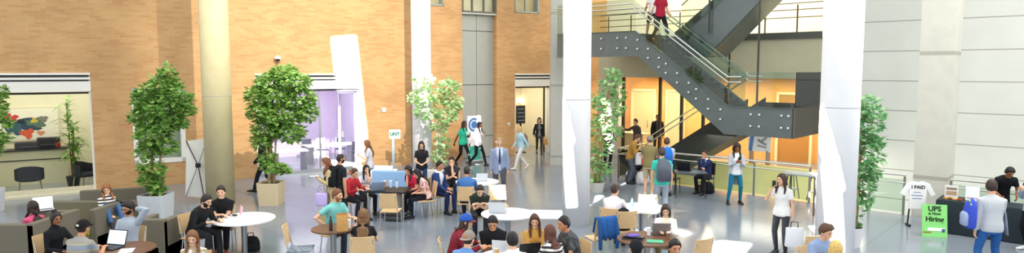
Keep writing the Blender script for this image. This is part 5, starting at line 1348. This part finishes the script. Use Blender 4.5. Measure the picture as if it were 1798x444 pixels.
# man at the sunlit table
p28 = person('person in dark green bending low over the white table beside the silver laptop', (843, 334), 8, h=1.74, lean=36, hp=26, hair=('short', '#241b18'), top=('tee', '#2b352f'), pants=('long', '#2a2c32'), L='cross', RR='cross')
pt, d, f, l = p28['spine'](.32); w_, dd = interp(p28['tt'], .32)
MB().ell(pt+f*(dd+.010)*p28['s'], (.10, .02, .05)).build('shirt_print', blotch('#d8ddd2', '#3c9a72', 30, '#a04a5a'), p28['root'])
under(p28, 'plywood chair under the person in dark green')
v = G(875, 372, .745); laptop('silver laptop seen from its back on the sunlit white table', (v.x, v.y, .744), 172, '#c9ccd2', '#e6ecf2', 112, .36)
v = G(868, 350, .62); sofa_ = chair('plywood chair with a yellow lit edge across the sunlit white table', (v.x+.1, v.y+.15, 0), 10, 'ply', 'plywood chairs with chrome legs')
# the crowded bottom table
p29 = person('person in a blue cap and maroon top at the left of the crowded table', (818, 389), 98, h=1.74, lean=18, hair=('bob', '#3a271d', .16), cap=('#2f57a8', 1, '#8c4248'), top=('long', '#7c2833'), pants=('long', '#30323a'), hp=8)
under(p29, 'plywood chair under the person in the blue cap')
p30 = person('person in a taupe cap with orange badge and a blue T-shirt, bottom centre', (823, 420), 150, h=1.74, lean=14, hair=('short', '#3a2b22'), cap=('#93857a', -1, '#a3958a', '#d07a3a'), top=('tee', '#6d93c8'), pants=('long', '#30323a'))
under(p30, 'plywood chair under the person in the taupe cap')
p31 = person('person with black hair in a black T-shirt facing the camera at the crowded table', (865, 391), 0, h=1.76, lean=24, hp=24, hair=('short', '#171315'), top=('tee', '#202226'), pants=('long', '#24262c'), skin='tan', L='cross', RR='cross')
under(p31, 'plywood chair under the person in black at the crowded table')
p32 = person('person with black hair in a white shirt seen from behind at the crowded table', (900, 422), 182, h=1.72, lean=10, hair=('short', '#1a1413'), top=('tee', '#e9e8df'), pants=('long', '#2d3038'))
under(p32, 'plywood chair under the person in the white shirt at the crowded table')
p33 = person('person with long brown hair in a mustard top at the crowded table', (939, 387), 8, h=1.66, sex='f', hair=('long', '#4a2c20'), top=('long', '#c99a4e'), pants=('long', '#33353c'), hp=14, hy=-12, L='cross', RR='cross', lean=10)
under(p33, 'plywood chair under the person in the mustard top')
p34 = person('person in a black and white striped top, back turned, at the crowded table', (966, 408), -150, h=1.68, sex='f', hair=('bob', '#5c3627', .24), top=('long', stripes('#26262b', '#e6e3df', 4.5, 'Z')), pants=('long', '#2d3038'), lean=12, L='table', RR='table')
under(p34, 'plywood chair under the person in the striped top at the crowded table')
p35 = person('person in a charcoal patterned T-shirt turned left at the right of the crowded table', (990, 393), -68, h=1.78, hair=('short', '#1d1716'), top=('tee', blotch('#3c3f42', '#55585b', 18, '#2e3033')), pants=('long', '#24262c'), lean=16, skin='tan')
under(p35, 'plywood chair under the person in the charcoal T-shirt')
v = G(924, 449, .745); laptop('black laptop open beside the person in the white shirt', (v.x, v.y, .744), 200, '#1d1e21', '#2b3038', 105, .36)
v = G(886, 444, .745); laptop('silver laptop in the middle of the crowded table', (v.x, v.y, .744), 165, '#cfd2d6', '#e6ecf2', 100, .34)
for px, py, rz, l in ((868, 452, 20, 'white paper in front of the person in black at the crowded table'), (908, 441, -15, 'white paper at the far side of the crowded table'), (880, 456, 50, 'white paper near the taupe cap on the crowded table')):
    v = G(px, py, .745); paper(l, (v.x, v.y, .744), rz)
v = G(872, 447, .745); cup('small amber cup on the crowded table', (v.x, v.y, .744), '#d9a65a', .10)
# ------------------------------------------------------------------ right of the middle column
p36 = person('person in a white shirt, back turned, at a white table by the middle column', (1080, 333), 148, h=1.76, hair=('short', '#3a2922'), top=('long', '#f2eef2'), pants=('long', '#4a5060'), lean=8, hy=-12)
under(p36, 'plywood chair under the person in the white shirt right of the middle column')
jc = G(1052, 398, .66); ch = chair('plywood chair with a blue jacket over its back', (jc.x, jc.y, 0), -158, 'ply', 'plywood chairs with chrome legs')
jm = Matrix.Translation((jc.x, jc.y, 0)) @ Matrix.Rotation(R(-158), 4, 'Z'); jk = thing('jacket', 'blue jacket draped over the back of a plywood chair', 'jacket'); jk.matrix_world = jm
mb = MB(); vs = []; n = 14; prof = [(.10, .62), (.16, .80), (.215, .905), (.27, .925), (.325, .89), (.34, .74), (.35, .62), (.345, .52)]
for i in range(n+1):
    x = -.21+.42*i/n
    for k, (y, z) in enumerate(prof): vs.append((x*(1-.1*(k > 5)), y+.018*math.sin(i*1.5+k), z-(.05*abs(math.sin(i*.9)) if k in (0, 7) else 0)))
m_ = len(prof); mb.add(vs, [(i*m_+k, i*m_+k+1, (i+1)*m_+k+1, (i+1)*m_+k) for i in range(n) for k in range(m_-1)])
jb = mb.build('jacket_body', cloth('#2f5f9e'), jk); sd_ = jb.modifiers.new('s', 'SOLIDIFY'); sd_.thickness = .02
for x in (-.17, .16): MB().tube([(x, .31, .88), (x*1.15, .37, .62), (x*1.1, .37, .34)], [.05, .045, .04], 10, flat=.6).build('sleeve', cloth('#2a568f'), jk)
v = G(1098, 400, .5); chair('plywood chair with a blue grey seat holding the black backpack', (v.x-.05, v.y+.05, 0), -170, 'ply', 'plywood chairs with chrome legs')
rm = Matrix.Rotation(R(10), 3, 'Z'); c_ = v; bagpack('black backpack with pale trim on the plywood chair behind the brown table', (c_.x-.05, c_.y+.10, .68), rm @ Matrix(((1, 0, 0), (0, -1, 0), (0, 0, 1))), '#1d1e22', '#33353a', straps=False, h=.44)
v = G(1136, 358, .62); chair('pale sunlit chair behind the white table with its back to the camera', (v.x, v.y, 0), 172, 'ply', 'plywood chairs with chrome legs')
v = G(1114, 363, .745); t = bottle('dark blue bottle on the white table beside the person in the white shirt', (v.x-.05, v.y, .744), '#3c5f7c', .2)
v = G(1116, 366, .745); paper('white sheet on the white table right of the middle column', (v.x, v.y, .744), -20)
p37 = person('person with dark bobbed hair in a white cardigan at the brown table', (1169, 369), -14, h=1.62, seat=.42, sex='f', hair=('bob', '#2e1f1a', .24), top=('long', '#e9e2c9'), over=('cardigan', '#f1ede8'), pants=('long', '#8a7c58'), hp=16, L='type', RR='type', lean=10)
under(p37, 'plywood chair under the person in the white cardigan')
v = G(1159, 409, .745); laptop('grey laptop in front of the person in the white cardigan', (v.x, v.y, .744), 176, '#8f8d8c', '#e6ecf2', 108, .32)
v = G(1112, 418, .745); laptop('closed looking dark laptop at the left of the brown table', (v.x, v.y, .744), -25, '#3f444e', '#22262c', 8, .36)
v = G(1112, 415, .775); paper('purple notebook on top of the dark laptop on the brown table', (v.x, v.y, .79), 15, .2, .14, '#6a52b8', 'notebook', 'notebook', .015)
v = G(1139, 413, .745); cup('clear plastic cup in the middle of the brown table', (v.x, v.y, .744), '#e9eef2', .13)
v = G(1150, 424, .745); paper('green notebook at the front of the brown table', (v.x, v.y, .744), -8, .28, .18, '#5cb389', 'notebook', 'notebook', .012)
v = G(1174, 419, .745); cup('brown paper cup at the right edge of the brown table', (v.x, v.y, .744), '#8a6a52', .11)
p38 = person('person in a black cap seen from behind below the brown table', (1117, 437), 180, h=1.74, hair=('short', '#1b1615'), cap=('#1f2023',), top=('tee', '#2b2d31'), pants=('long', '#2b2d31'), skin='tan')
p39 = person('person with black hair and a reddish top at the bottom, right of the black cap', (1185, 435), 6, h=1.74, hair=('short', '#1c1514'), top=('tee', '#b0685e'), pants=('long', '#2b2d31'), skin='tan', lean=8)
v = G(1216, 436, .66); chair('pale plywood chair at the bottom edge right of the person in the reddish top', (v.x, v.y, 0), -150, 'ply', 'plywood chairs with chrome legs')
# standing group by the stair
p40 = person('person in a turquoise T-shirt with a big grey backpack, seen from behind', (1162, 268), 178, 'stand', h=1.80, hair=('short', '#4a3a30'), top=('tee', '#45c9b6'), pants=('long', '#a9b4c0'), L='down', RR='down')
wear(p40, 'big dark grey backpack worn over a turquoise T-shirt', '#5f6470', '#4c505c', h=.56, w=.36, d=.22)
p41 = person('person wearing a blue backpack left of the seated navy jacket, seen from behind', (1171, 249), 168, 'stand', h=1.74, hair=('short', '#5a4032'), top=('tee', '#c9d3de'), pants=('long', '#6b7482'), L='down', RR='phone')
wear(p41, 'blue backpack left of the seated navy jacket', '#2f72c9', '#2a63b0', h=.5, w=.34, d=.18)
p42 = person('person in an olive T-shirt and khaki shorts by the stair railing', (1141, 246), 160, 'stand', h=1.80, hair=('short', '#6a6258'), cap=('#8a8578',), top=('tee', '#8b7d54'), pants=('shorts', '#cdbb95'), L='phone', RR='phone', shoes='#cfc8bd', hy=20)
p43 = person('person in a mustard top bending forward at the stair railing', (1119, 242), 75, 'stand', h=1.70, hair=('short', '#5b4028'), top=('long', '#b78b45'), pants=('long', '#5b6470'), lean=20, hp=22, L='lap', RR='phone', far=True)
v = p43['world']((0.1, -.30, .85)); t = thing('tote_bag', 'white bag with an orange side in front of the person in mustard', 'bag', (v.x, v.y, .62), R(20)); MB().loft([((0, 0, z), (1, 0, 0), (0, 1, 0), .17*a, .08*a) for z, a in ((0, .85), (.04, 1), (.34, .95), (.40, .8))], 18, 4).build('bag_body', mat('#f1eef0', .7, 0, .04), t); MB().loft([((.10, -.06, z), (1, 0, 0), (0, 1, 0), .08*a, .05*a) for z, a in ((.02, .8), (.06, 1), (.26, 1), (.3, .8))], 14, 4).build('orange_side', mat('#ee6a32', .7, 0, .04), t); MB().tube([(-.08, 0, .38), (-.05, 0, .54), (.05, 0, .54), (.08, 0, .38)], .010, 6).build('handle', mat('#e6e2e2', .7, 0, 0), t)
p44 = person('person in a dark hooded top stretching an arm to the left beyond the railing', (1116, 214), -62, 'stand', h=1.74, hair=('short', '#2b2522'), top=('long', '#4a4540'), pants=('long', '#2c2d32'), RR=('p', .15, .55, .38), L='down', far=True, lean=6)
p45 = person('person in a black jacket standing before the orange corridor wall', (1155, 206), -6, 'stand', h=1.80, hair=('fade', '#2a211e'), top=('tee', '#3a3c40'), over=('jacket', '#1d1e22'), pants=('long', '#26272c'), skin='brown', far=True, L='down', RR='down')
p46 = person('dark dressed person half hidden behind the slender tree', (1068, 222), 20, 'stand', h=1.74, hair=('short', '#1d1716'), top=('tee', '#2c3038'), pants=('long', '#23252b'), far=True, skin='brown', L='phone', RR='down')
v = G(1118, 330, 0.0)
for i, (px, py, c, l) in enumerate(((1128, 322, '#e3dde2', 'pale bag on the floor by the stair railing'), (1110, 318, '#4a4d55', 'dark bag on the floor by the stair railing, left of the pale one'))): floorbag(l, px, py, 15, c, .46, .40, .28)
# the seated navy jacket and the standing cardigan
p47 = person('seated person in a navy jacket with a hand to the chin by the stair railing', (1237, 270), -42, h=1.70, hair=('short', '#2c1f1a'), top=('long', '#e4e0dc'), over=('blazer', '#27335c'), pants=('long', '#26272c'), L='chin', RR='cross', lean=10, skin='tan')
under(p47, 'black chair under the seated navy jacket by the stair railing', 'black')
v = G(1203, 299, .745); laptop('black laptop seen from its back on the black folding table', (v.x, v.y, .744), 150, '#1d1e22', '#2b3038', 105, .38)
v = p47['root'].location; chair('empty black chair at the left of the black folding table', (v.x-1.05, v.y-.1, 0), 60, 'black')
floorbag('black bag on the floor under the seated navy jacket', 1242, 339, 10, '#1f2024', .38, .34, .24); floorbag('brown bag on the floor left of the black one by the railing', 1227, 338, -15, '#5c5348', .26, .24, .2)
p48 = person('person in a long grey cardigan and teal trousers looking at a phone', (1294, 259), -4, 'stand', h=1.72, sex='f', hair=('longcurly', '#2a1a16', .34), top=('tee', '#f0eff0'), over=('cardigan', '#bcc0c6'), pants=('slim', '#1f6f86'), skin='brown', L='phone', RR='phone', hp=20, feet=((.13, .05, 0, 0), (.22, .12, 0, 0)), shoes='#1d1d20')
v = p48['world'](lerp3(p48['wrist'][1], p48['wrist'][-1], .5)); t = thing('phone', 'dark phone in the hands of the person in the long grey cardigan', 'phone', (v.x, v.y-.02, v.z+.05)); MB().box((0, 0, 0), (.085, .012, .15), M=Matrix.Rotation(R(25), 4, 'X')).build('phone_body', M_BLK, t, bevel=.003)
p49 = person('person in a white T-shirt with long dark hair holding a phone and a white bag', (1373, 315), -42, 'stand', h=1.68, sex='f', hair=('long', '#35231c', .36), top=('tee', '#f4f3f0'), pants=('slim', '#3b3d42'), RR=('h', .06, .20, -.20), L='down', hy=-25, shoes='#2a2b30')
v = p49['world'](p49['wrist'][-1]); t = thing('phone', 'phone raised near the face of the person in the white T-shirt', 'phone', (v.x, v.y, v.z+.05)); MB().box((0, 0, 0), (.075, .010, .15)).build('phone_body', M_BLK, t, bevel=.003)
v = p49['world'](p49['wrist'][1]); t = thing('carrier_bag', 'square white carrier bag held by the person in the white T-shirt', 'bag', (v.x+.02, v.y-.03, v.z-.50), R(-8)); MB().loft([((0, 0, z), (1, 0, 0), (0, 1, 0), .17*a, .06*b) for z, a, b in ((0, .97, .9), (.02, 1, 1), (.30, 1, .9), (.38, .97, .5))], 24, 8).build('bag_body', mat('#f3f3f6', .6, 0, .02), t, angle=35); MB().tube([(-.07, 0, .37), (-.06, 0, .49), (.06, 0, .49), (.07, 0, .37)], .010, 6).build('handle', mat('#3a3b40', .6, 0, 0), t)
p50 = person('person in a blue grey T-shirt with a lanyard before the rightmost column', (1450, 407), 16, h=1.78, hair=('quiff', '#5a3d2b'), top=('tee', '#8fa3c6'), pants=('long', '#3a3f4c'), lanyard='#4fb3c4', lean=14, hp=12, L='cross', RR='table', hy=12)
under(p50, 'plywood chair under the person with the lanyard')
p51 = person('person with long blond hair seen from behind at the bottom right', (1468, 436), 175, h=1.66, sex='f', hair=('long', '#d9b56a', .4), top=('tee', '#d9d0c4'), pants=('long', '#3a3f4c'))
v = G(1414, 432, .66); chair('plywood chair left of the person with the lanyard', (v.x, v.y+.1, 0), -160, 'ply', 'plywood chairs with chrome legs')
# ------------------------------------------------------------------ careers table people
p52 = person('person in grey shirt and blue jeans, back turned, at the careers table', (1741, 328), 168, 'stand', h=1.78, hair=('short', '#3a2a22'), top=('long', '#c3c6c9'), pants=('long', '#2f5f9e'), L='down', RR='phone', hy=-25, hp=5, feet=((.20, -.05, 0, 0), (.18, .12, 0, 0)))
pt = p52['world']((-.0, 0, 0)); lp = p52['world'](p52['spine'](.22)[0])
rz_ = Matrix.Rotation(R(p52['yaw']), 3, 'Z')
lv = rz_ @ Vector((1, 0, 0)); bv = rz_ @ Vector((0, 1, 0))
bagpack('blue and lime backpack slung on the left shoulder of the person in grey', lp+lv*.27+bv*.02+Vector((0, 0, -.02)), Matrix((( -bv.x, lv.x, 0), (-bv.y, lv.y, 0), (0, 0, 1))), '#4257c4', '#9fb0d0', h=.52, w=.30, d=.17, straps=False)
bp_ = bpy.data.objects[[o.name for o in SC.objects if o.name.startswith('backpack')][-1]] if False else [o for o in SC.objects if o.get('label', '').startswith('blue and lime')][0]
for q in (-1, 1): MB().tube([(q*.11, .09, -.22), (q*.125, .12, 0), (q*.10, .11, .18), (0, .10, .245)], .014, 6).build('lime_trim', cloth('#c6e03a'), bp_)
v = p52['world'](lerp3(p52['arms'][-1][1], p52['arms'][-1][2], .4)); t = thing('jacket', 'grey jacket folded over the right arm of the person in grey', 'jacket', (v.x+.02, v.y-.02, v.z), R(168)); mb = MB(); vs = []; n = 10; prof = [(.11, -.44), (.10, -.2), (.085, .02), (.0, .085), (-.085, .02), (-.10, -.16), (-.12, -.36)]
for i in range(n+1):
    y = -.20+.34*i/n
    for k, (x, z) in enumerate(prof): vs.append((x+.015*math.sin(i*1.7+k), y, z+.03*math.sin(i*1.1)*(k in (0, 6))))
m_ = len(prof); mb.add(vs, [(i*m_+k, i*m_+k+1, (i+1)*m_+k+1, (i+1)*m_+k) for i in range(n) for k in range(m_-1)])
jb = mb.build('jacket_body', cloth('#9aa3b0'), t); sd_ = jb.modifiers.new('s', 'SOLIDIFY'); sd_.thickness = .02
p53 = person('person with curly black hair in a black polo leaning over the careers table', (1773, 303), -14, 'stand', h=1.66, hair=('curlyshort', '#1a1413'), top=('tee', '#1d1e21'), pants=('long', '#1f2024'), skin='brown', L=('f', .16, .40, .86), RR=('f', .18, .42, .86), lean=34, hp=24)
p54 = person('person in a pale denim jacket and black trousers cut by the right edge', (1811, 306), -88, 'stand', h=1.74, sex='f', hair=('long', '#2a1c18'), top=('tee', '#dcdcdc'), over=('jacket', '#9fb0c4'), pants=('slim', '#1c1d21'), L='chest', RR='chest', shoes='#e8e8e8')
v = G(1770, 356, .80)
frame_sign('sheet of printed pictures on the careers table before the black polo', (TT(1.85, .25)), SANG+.1, .30, .24, '#e6e4e6', [(0, .15, .24, .05, '#7a7f8a'), (0, .07, .24, .06, '#a9988a')])
# on the stairs, cut by the top edge
za = 4.62
P55 = person('person in a red top and black trousers walking down the stair at the top edge', (1163, -12), 30, 'walk', h=1.76, hair=('short', '#2a1f1a'), top=('tee', '#a52438'), pants=('long', '#1d1d20'), zf=za, L='swingf', RR='swingb', far=True)
P56 = person('person in pale clothes and white shoes on the stair landing at the top edge', (1146, -14), 200, 'walk', h=1.74, hair=('short', '#2a1f1a'), top=('tee', '#e8e4e2'), pants=('shorts', '#3a3a3e'), skin='tan', shoes='#f4f4f4', zf=4.85, far=True, L='swingf', RR='swingb')
# ------------------------------------------------------------------ light
W = bpy.data.worlds.new('World'); SC.world = W; W.use_nodes = True
bg = W.node_tree.nodes['Background']; bg.inputs['Color'].default_value = (.93, .97, 1.0, 1); bg.inputs['Strength'].default_value = 1.25
def beam(src, tgt, w, h, e, spread=4, color=(1, .97, .92), roll=0.0, name='sun_beam'):
    src, tgt = Vector(src), Vector(tgt); d = (tgt-src)
    o = lamp_area(src, w, h, e, color, spread=spread, name=name); q = d.to_track_quat('-Z', 'Y'); o.rotation_euler = (q.to_matrix() @ Matrix.Rotation(R(roll), 3, 'Z')).to_euler(); return o
def spot(src, tgt, ang, e, blend=.1, sq=False, color=(1, .97, .92), roll=0, name='wash_spot'):
    l = bpy.data.lights.new(name, 'SPOT'); l.energy = e; l.spot_size = R(ang); l.spot_blend = blend; l.use_square = sq; l.color = color; l.shadow_soft_size = .05
    o = bpy.data.objects.new(name, l); COL.objects.link(o); o.location = src; q = (Vector(tgt)-Vector(src)).to_track_quat('-Z', 'Y'); o.rotation_euler = (q.to_matrix() @ Matrix.Rotation(R(roll), 3, 'Z')).to_euler(); return o
beam((5, 6, 15), WP(wx(617), 0, 2.6), .85, 3.9, 1000, .6, roll=6)
for tx, ty, sx, sy in ((1.47, 15.9, -4, 4), (5.92, 12.1, 0, 0)):
    for dz, w_, h_, rl in ((4.5, .16, 1.5, 24), (5.1, .10, 1.2, 24), (2.3, .14, 1.3, 20), (.9, .22, 1.5, 8)):
        beam((sx, sy, 14+dz*.3), (tx+.12*(dz < 2)-.06*(dz > 2), ty, dz), w_, h_, 260*w_*h_/.25, .4, roll=rl)
beam((-8, 8, 14), (-3.15, 20.6, 4.8), .12, 1.6, 220, .4, roll=22); beam((-8, 8, 14), (-3.1, 20.6, 3.4), .12, 1.0, 120, .4, roll=16)
beam((-10, 6, 14), G(955, 376), .9, .6, 110, .8, roll=30); beam((-4, 2, 14), G(1278, 438), .55, .9, 150, .8, roll=10); beam((-6, 8, 14), G(1128, 358, .74), .8, .7, 60, 1.5)
lamp_area((-4, 12, 8.7), 8, 5, 300, (1, .95, .86), name='hall_fill'); lamp_area((11, 12, 8.7), 6, 6, 500, (1, .98, .92), (0, R(15), 0), name='hall_fill')  # overhead fill lights added to brighten the hall and the panel wall
spot((0, 8, 11), WP(wx(600), 0, 4.0), 46, 14000, 1.0, color=(1, .93, .82))  # soft spot added to wash the middle of the brick paler
SC.view_settings.exposure = .30
for o in SC.objects:
    if 'label' in o and 'group' not in o:
        b_ = o.name.split('.')[0]
        g_ = {'potted_tree': 'potted trees standing about the hall', 'bar_stool': 'stools at the tall grey table', 'armchair': 'dark tub armchairs in the lit room', 'wall_lamp': 'round wall lamps in the cream room', 'glass_railing': 'glass railings at the stair opening', 'printer': 'black printers on the counter', 'paper_cup': 'drink cups on the tables', 'laptop': 'laptops on the tables', 'paper_sheet': 'papers on the tables'}.get(b_)
        if b_ == 'lounge_sofa' and 'grey lounge' in o['label'] and 'pale' not in o['label']: g_ = 'grey lounge sofas at the left'
        if b_ == 'chair' and 'black chair' in o['label']: g_ = 'black chairs at the folding table'
        if g_: o['group'] = g_
finalize()
for o in SC.objects:
    if 'label' in o and not 4 <= len(o['label'].split()) <= 16: print('LABEL', o.name, len(o['label'].split()), o['label'])
lb = {}
for o in SC.objects:
    if 'label' in o: lb.setdefault(o['label'], []).append(o.name)
for k, v in lb.items():
    if len(v) > 1: print('DUPLABEL', k, v)
